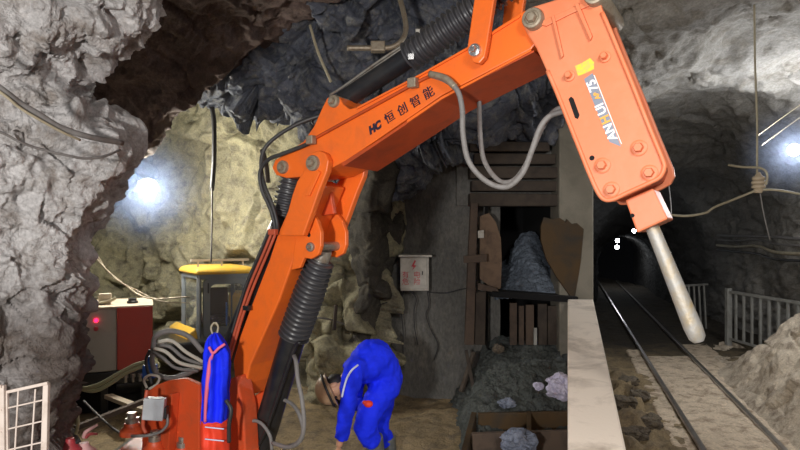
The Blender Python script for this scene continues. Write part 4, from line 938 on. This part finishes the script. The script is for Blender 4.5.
wire([(95, 252, 7.6), (112, 276, 7.1), (140, 292, 6.9), (160, 301, 6.9), (190, 303, 7.0)], .007, 'pin', 'lower grey wire slanting over the cavern rocks')
wire([(262, 150, 6.6), (266, 165, 6.7), (268, 182, 6.8)], .03, 'timber', 'short rusty rod sticking out of the rock left of the boom')
wire([(336, 305, 6.7), (335, 318, 6.65), (334, 330, 6.65)], .022, 'timber', 'short dark spike driven into rock behind the bellows')
wire([(305, 322, 6.9), (322, 318, 6.7), (350, 326, 7.1)], .010, 'hose', 'grey wire across the rock behind the bellows')
wire([(310, 25, 5.9), (318, 52, 5.9), (331, 82, 5.9)], .014, 'hose_tan', 'pale rod slanting down the dark rock above the lug')
# pipe with coupling hanging from the dark rock
pr = empty('air_pipe', P(378, 47, 5.2), 'tan bent pipe with a square coupling in front of the dark rock', 'pipe')
MB().tube([P(347, 48, 5.2), P(362, 48, 5.2), P(378, 48, 5.2), P(392, 47, 5.2), (P(402, 40, 5.2)), P(406, 28, 5.25), P(403, 10, 5.3), P(398, -8, 5.4)], .024, 10).build('bent_tube', 'pin', pr, smooth=True)
MB().box(P(378, 47, 5.2), (.13, .09, .09)).build('coupling', 'pin', pr, bevel=.01)
# right side: drop wire, insulator and overhead wires
wire([(754, -30, 5.3), (755, 60, 5.5), (757, 120, 5.6), (757, 176, 5.6)], .0095, 'hose_tan', 'pale rope dropping straight down to the insulator')
ins = empty('rope_insulator', P(758, 190, 5.6), 'tan insulator wrapped in wire where the overhead wires meet', 'insulator')
MB().lathe(P(758.5, 193, 5.6), (0, 0, 1), [(0, .03), (.03, .045), (.04, .04), (.05, .06), (.07, .06), (.08, .045), (.09, .06), (.11, .06), (.12, .045), (.13, .056), (.15, .056), (.17, .03), (.20, .016)], 18).build('ceramic_body', 'ceramic', ins, smooth='auto')
MB().tube([P(728, 165, 5.6), P(742, 167, 5.6), P(760, 168, 5.57), P(767, 174, 5.55), P(766, 185, 5.55)], .011, 8).build('wire_tail', 'hose_tan', ins, smooth=True)
wire([(757, 190, 5.6), (740, 197, 5.6), (715, 207, 5.6), (705, 213, 5.6), (685, 216, 5.5), (664, 214, 5.4)], .011, 'hose_tan', 'pale wire running from the insulator toward the chisel', grp=None)
wire([(757, 190, 5.6), (775, 190, 5.6), (800, 194, 5.6), (850, 204, 5.6)], .011, 'hose_tan', 'pale wire running from the insulator to the picture edge')
wire([(760, 192, 5.6), (764, 215, 5.65), (770, 240, 5.7)], .006, 'hose', 'thin dark wire hanging below the insulator')
wire([(757, 136, 7.4), (790, 112, 7.6), (830, 84, 7.6)], .006, 'hose_tan', 'upper thin wire slanting up toward the right lamp')
wire([(762, 145, 7.4), (795, 121, 7.6), (830, 96, 7.6)], .006, 'hose_tan', 'lower thin wire slanting up toward the right lamp')
wire([(661, 150, 8.2), (667, 175, 8.3), (670, 196, 8.3), (671, 214, 8.3), (667, 216, 8.3)], .009, 'hose', 'thin wire hanging down the dark tunnel wall behind the hammer')
for k, (a, lb) in enumerate((((735, 236, 12.2), 'uppermost cable of the bundle along the right tunnel wall'), ((735, 241, 12.2), 'second cable down along the right tunnel wall'), ((735, 247, 12.2), 'third cable down along the right tunnel wall'), ((735, 252, 12.2), 'lowest cable of the bundle along the right tunnel wall'))):
    y = a[1]; z0 = zz(y, 12.2)
    pts = [TL(3.62, 14, z0), TL(3.62, 12.4, z0), TL(3.60, 11, z0+.05*math.sin(k)), TL(3.58, 10, z0-.03*k*.5), TL(3.58, 8.8, z0-.02), TL(3.58, 6.5, z0+.04)]
    tag(MB().tube(pts, [.03, .018, .03, .022][k], 8).build('cable', ['hose', 'hose', 'hose_tan', 'hose_black'][k], smooth=True), lb, 'cable', 'cables along the right tunnel wall')

# railing
rl = empty('steel_railing', TL(2.95, 10.6, 0), 'grey steel railing standing behind the cream rubble bank', 'railing')
ra, rz = TL(2.95, 10.6, 0), TL(3.55, 8.9, 0)
def RP(t, z): return ra.lerp(rz, t)+Vector((0, 0, z))
MB().bar(RP(0, -.1), RP(0, 1.04), .09, .09).build('post', 'fence', rl, bevel=.006)
MB().bar(RP(0, .98), RP(1.1, .98), .05, .05).build('top_rail', 'fence', rl, bevel=.004)
MB().bar(RP(0, .12), RP(1.1, .12), .04, .04).build('bottom_rail', 'fence', rl, bevel=.004)
for k in range(1, 9): MB().bar(RP(k*.125, .12), RP(k*.125, .98), .035, .035).build('baluster', 'fence', rl)
r2 = empty('steel_railing', TL(2.75, 11.6, 0), 'dim leaning railing in the dark behind the chisel tip', 'railing')
for k in range(5): MB().bar(TL(2.45+k*.13, 12+.1*k, 0), TL(2.40+k*.13, 12+.1*k, .95), .03, .03).build('baluster', 'fence', r2)
MB().bar(TL(2.35, 12, .95), TL(3.0, 12.4, .95), .04, .04).build('top_rail', 'fence', r2)

# ------------------------------------------------------------------ haze balls added for the glow round the floodlights
for c, rad, col, dens, lb in ((P(148, 188, 7.3), .95, (.45, .60, 1), .14, 'bluish haze added for the glow round the cavern floodlight'), (P(794, 150, 7.15), .7, (.6, .72, 1), .10, 'bluish haze added for the glow round the right wall floodlight')):
    hm = bpy.data.materials.new('glow_haze'); hm.use_nodes = True; nt = hm.node_tree; nt.nodes.clear()
    out = nt.nodes.new('ShaderNodeOutputMaterial'); vs_ = nt.nodes.new('ShaderNodeVolumeScatter'); vs_.inputs['Color'].default_value = (*col, 1); vs_.inputs['Anisotropy'].default_value = .2
    tc = nt.nodes.new('ShaderNodeTexCoord'); ln = nt.nodes.new('ShaderNodeVectorMath'); ln.operation = 'LENGTH'; nt.links.new(tc.outputs['Object'], ln.inputs[0])
    mr = nt.nodes.new('ShaderNodeMapRange'); mr.interpolation_type = 'SMOOTHSTEP'; mr.inputs[1].default_value = 0; mr.inputs[2].default_value = rad; mr.inputs[3].default_value = dens; mr.inputs[4].default_value = 0
    nt.links.new(ln.outputs['Value'], mr.inputs[0]); nt.links.new(mr.outputs[0], vs_.inputs['Density']); nt.links.new(vs_.outputs[0], out.inputs['Volume'])
    mb = MB().ball((0, 0, 0), rad); o = mb.build('glow_haze', hm, smooth=True); o.data.transform(__import__('mathutils').Matrix.Translation(o.location)); o.location = c
    tag(o, lb, 'haze', kind='stuff')

# ------------------------------------------------------------------ lights, world, camera
def area(loc, target, size, e, col=(1, 1, 1), spot=None):
    if spot:
        li = bpy.data.lights.new('work', 'SPOT'); li.spot_size = math.radians(spot); li.spot_blend = .5; li.shadow_soft_size = size
    else:
        li = bpy.data.lights.new('work', 'AREA'); li.size = size
    li.energy = e; li.color = col
    o = bpy.data.objects.new('work_and_fill_light', li); COL.objects.link(o); o.location = loc
    o.rotation_euler = (Vector(target)-Vector(loc)).to_track_quat('-Z', 'Y').to_euler(); return o
area((-1.25, -.9, 2.1), (.3, 5, 1.6), .13, 600, (1, .97, .93), spot=115)
area((.9, -1.6, 3.6), (.9, 4, 1.2), 1.2, 48, (1, .97, .94))  # soft fill added out of view, no fixture behind it
area((1.0, -.6, 3.4), (1.9, 4.6, .6), .2, 270, (1, .95, .88), spot=62)  # unseen spot added to brighten the partition top and the track
w = bpy.data.worlds.new('mine'); sc.world = w; w.use_nodes = True
w.node_tree.nodes['Background'].inputs[0].default_value = (.62, .66, .75, 1); w.node_tree.nodes['Background'].inputs[1].default_value = .09
cam = bpy.data.cameras.new('camera'); cam.lens = 36*F/800; cam.sensor_width = 36; cam.shift_y = (HY-225)/800*1.0; cam.clip_end = 100
co = bpy.data.objects.new('camera', cam); COL.objects.link(co); co.location = (0, 0, CH); co.rotation_euler = (math.radians(90), 0, 0)
sc.camera = co
sc.view_settings.view_transform = 'Standard'; sc.view_settings.look = 'None'; sc.view_settings.exposure = 0
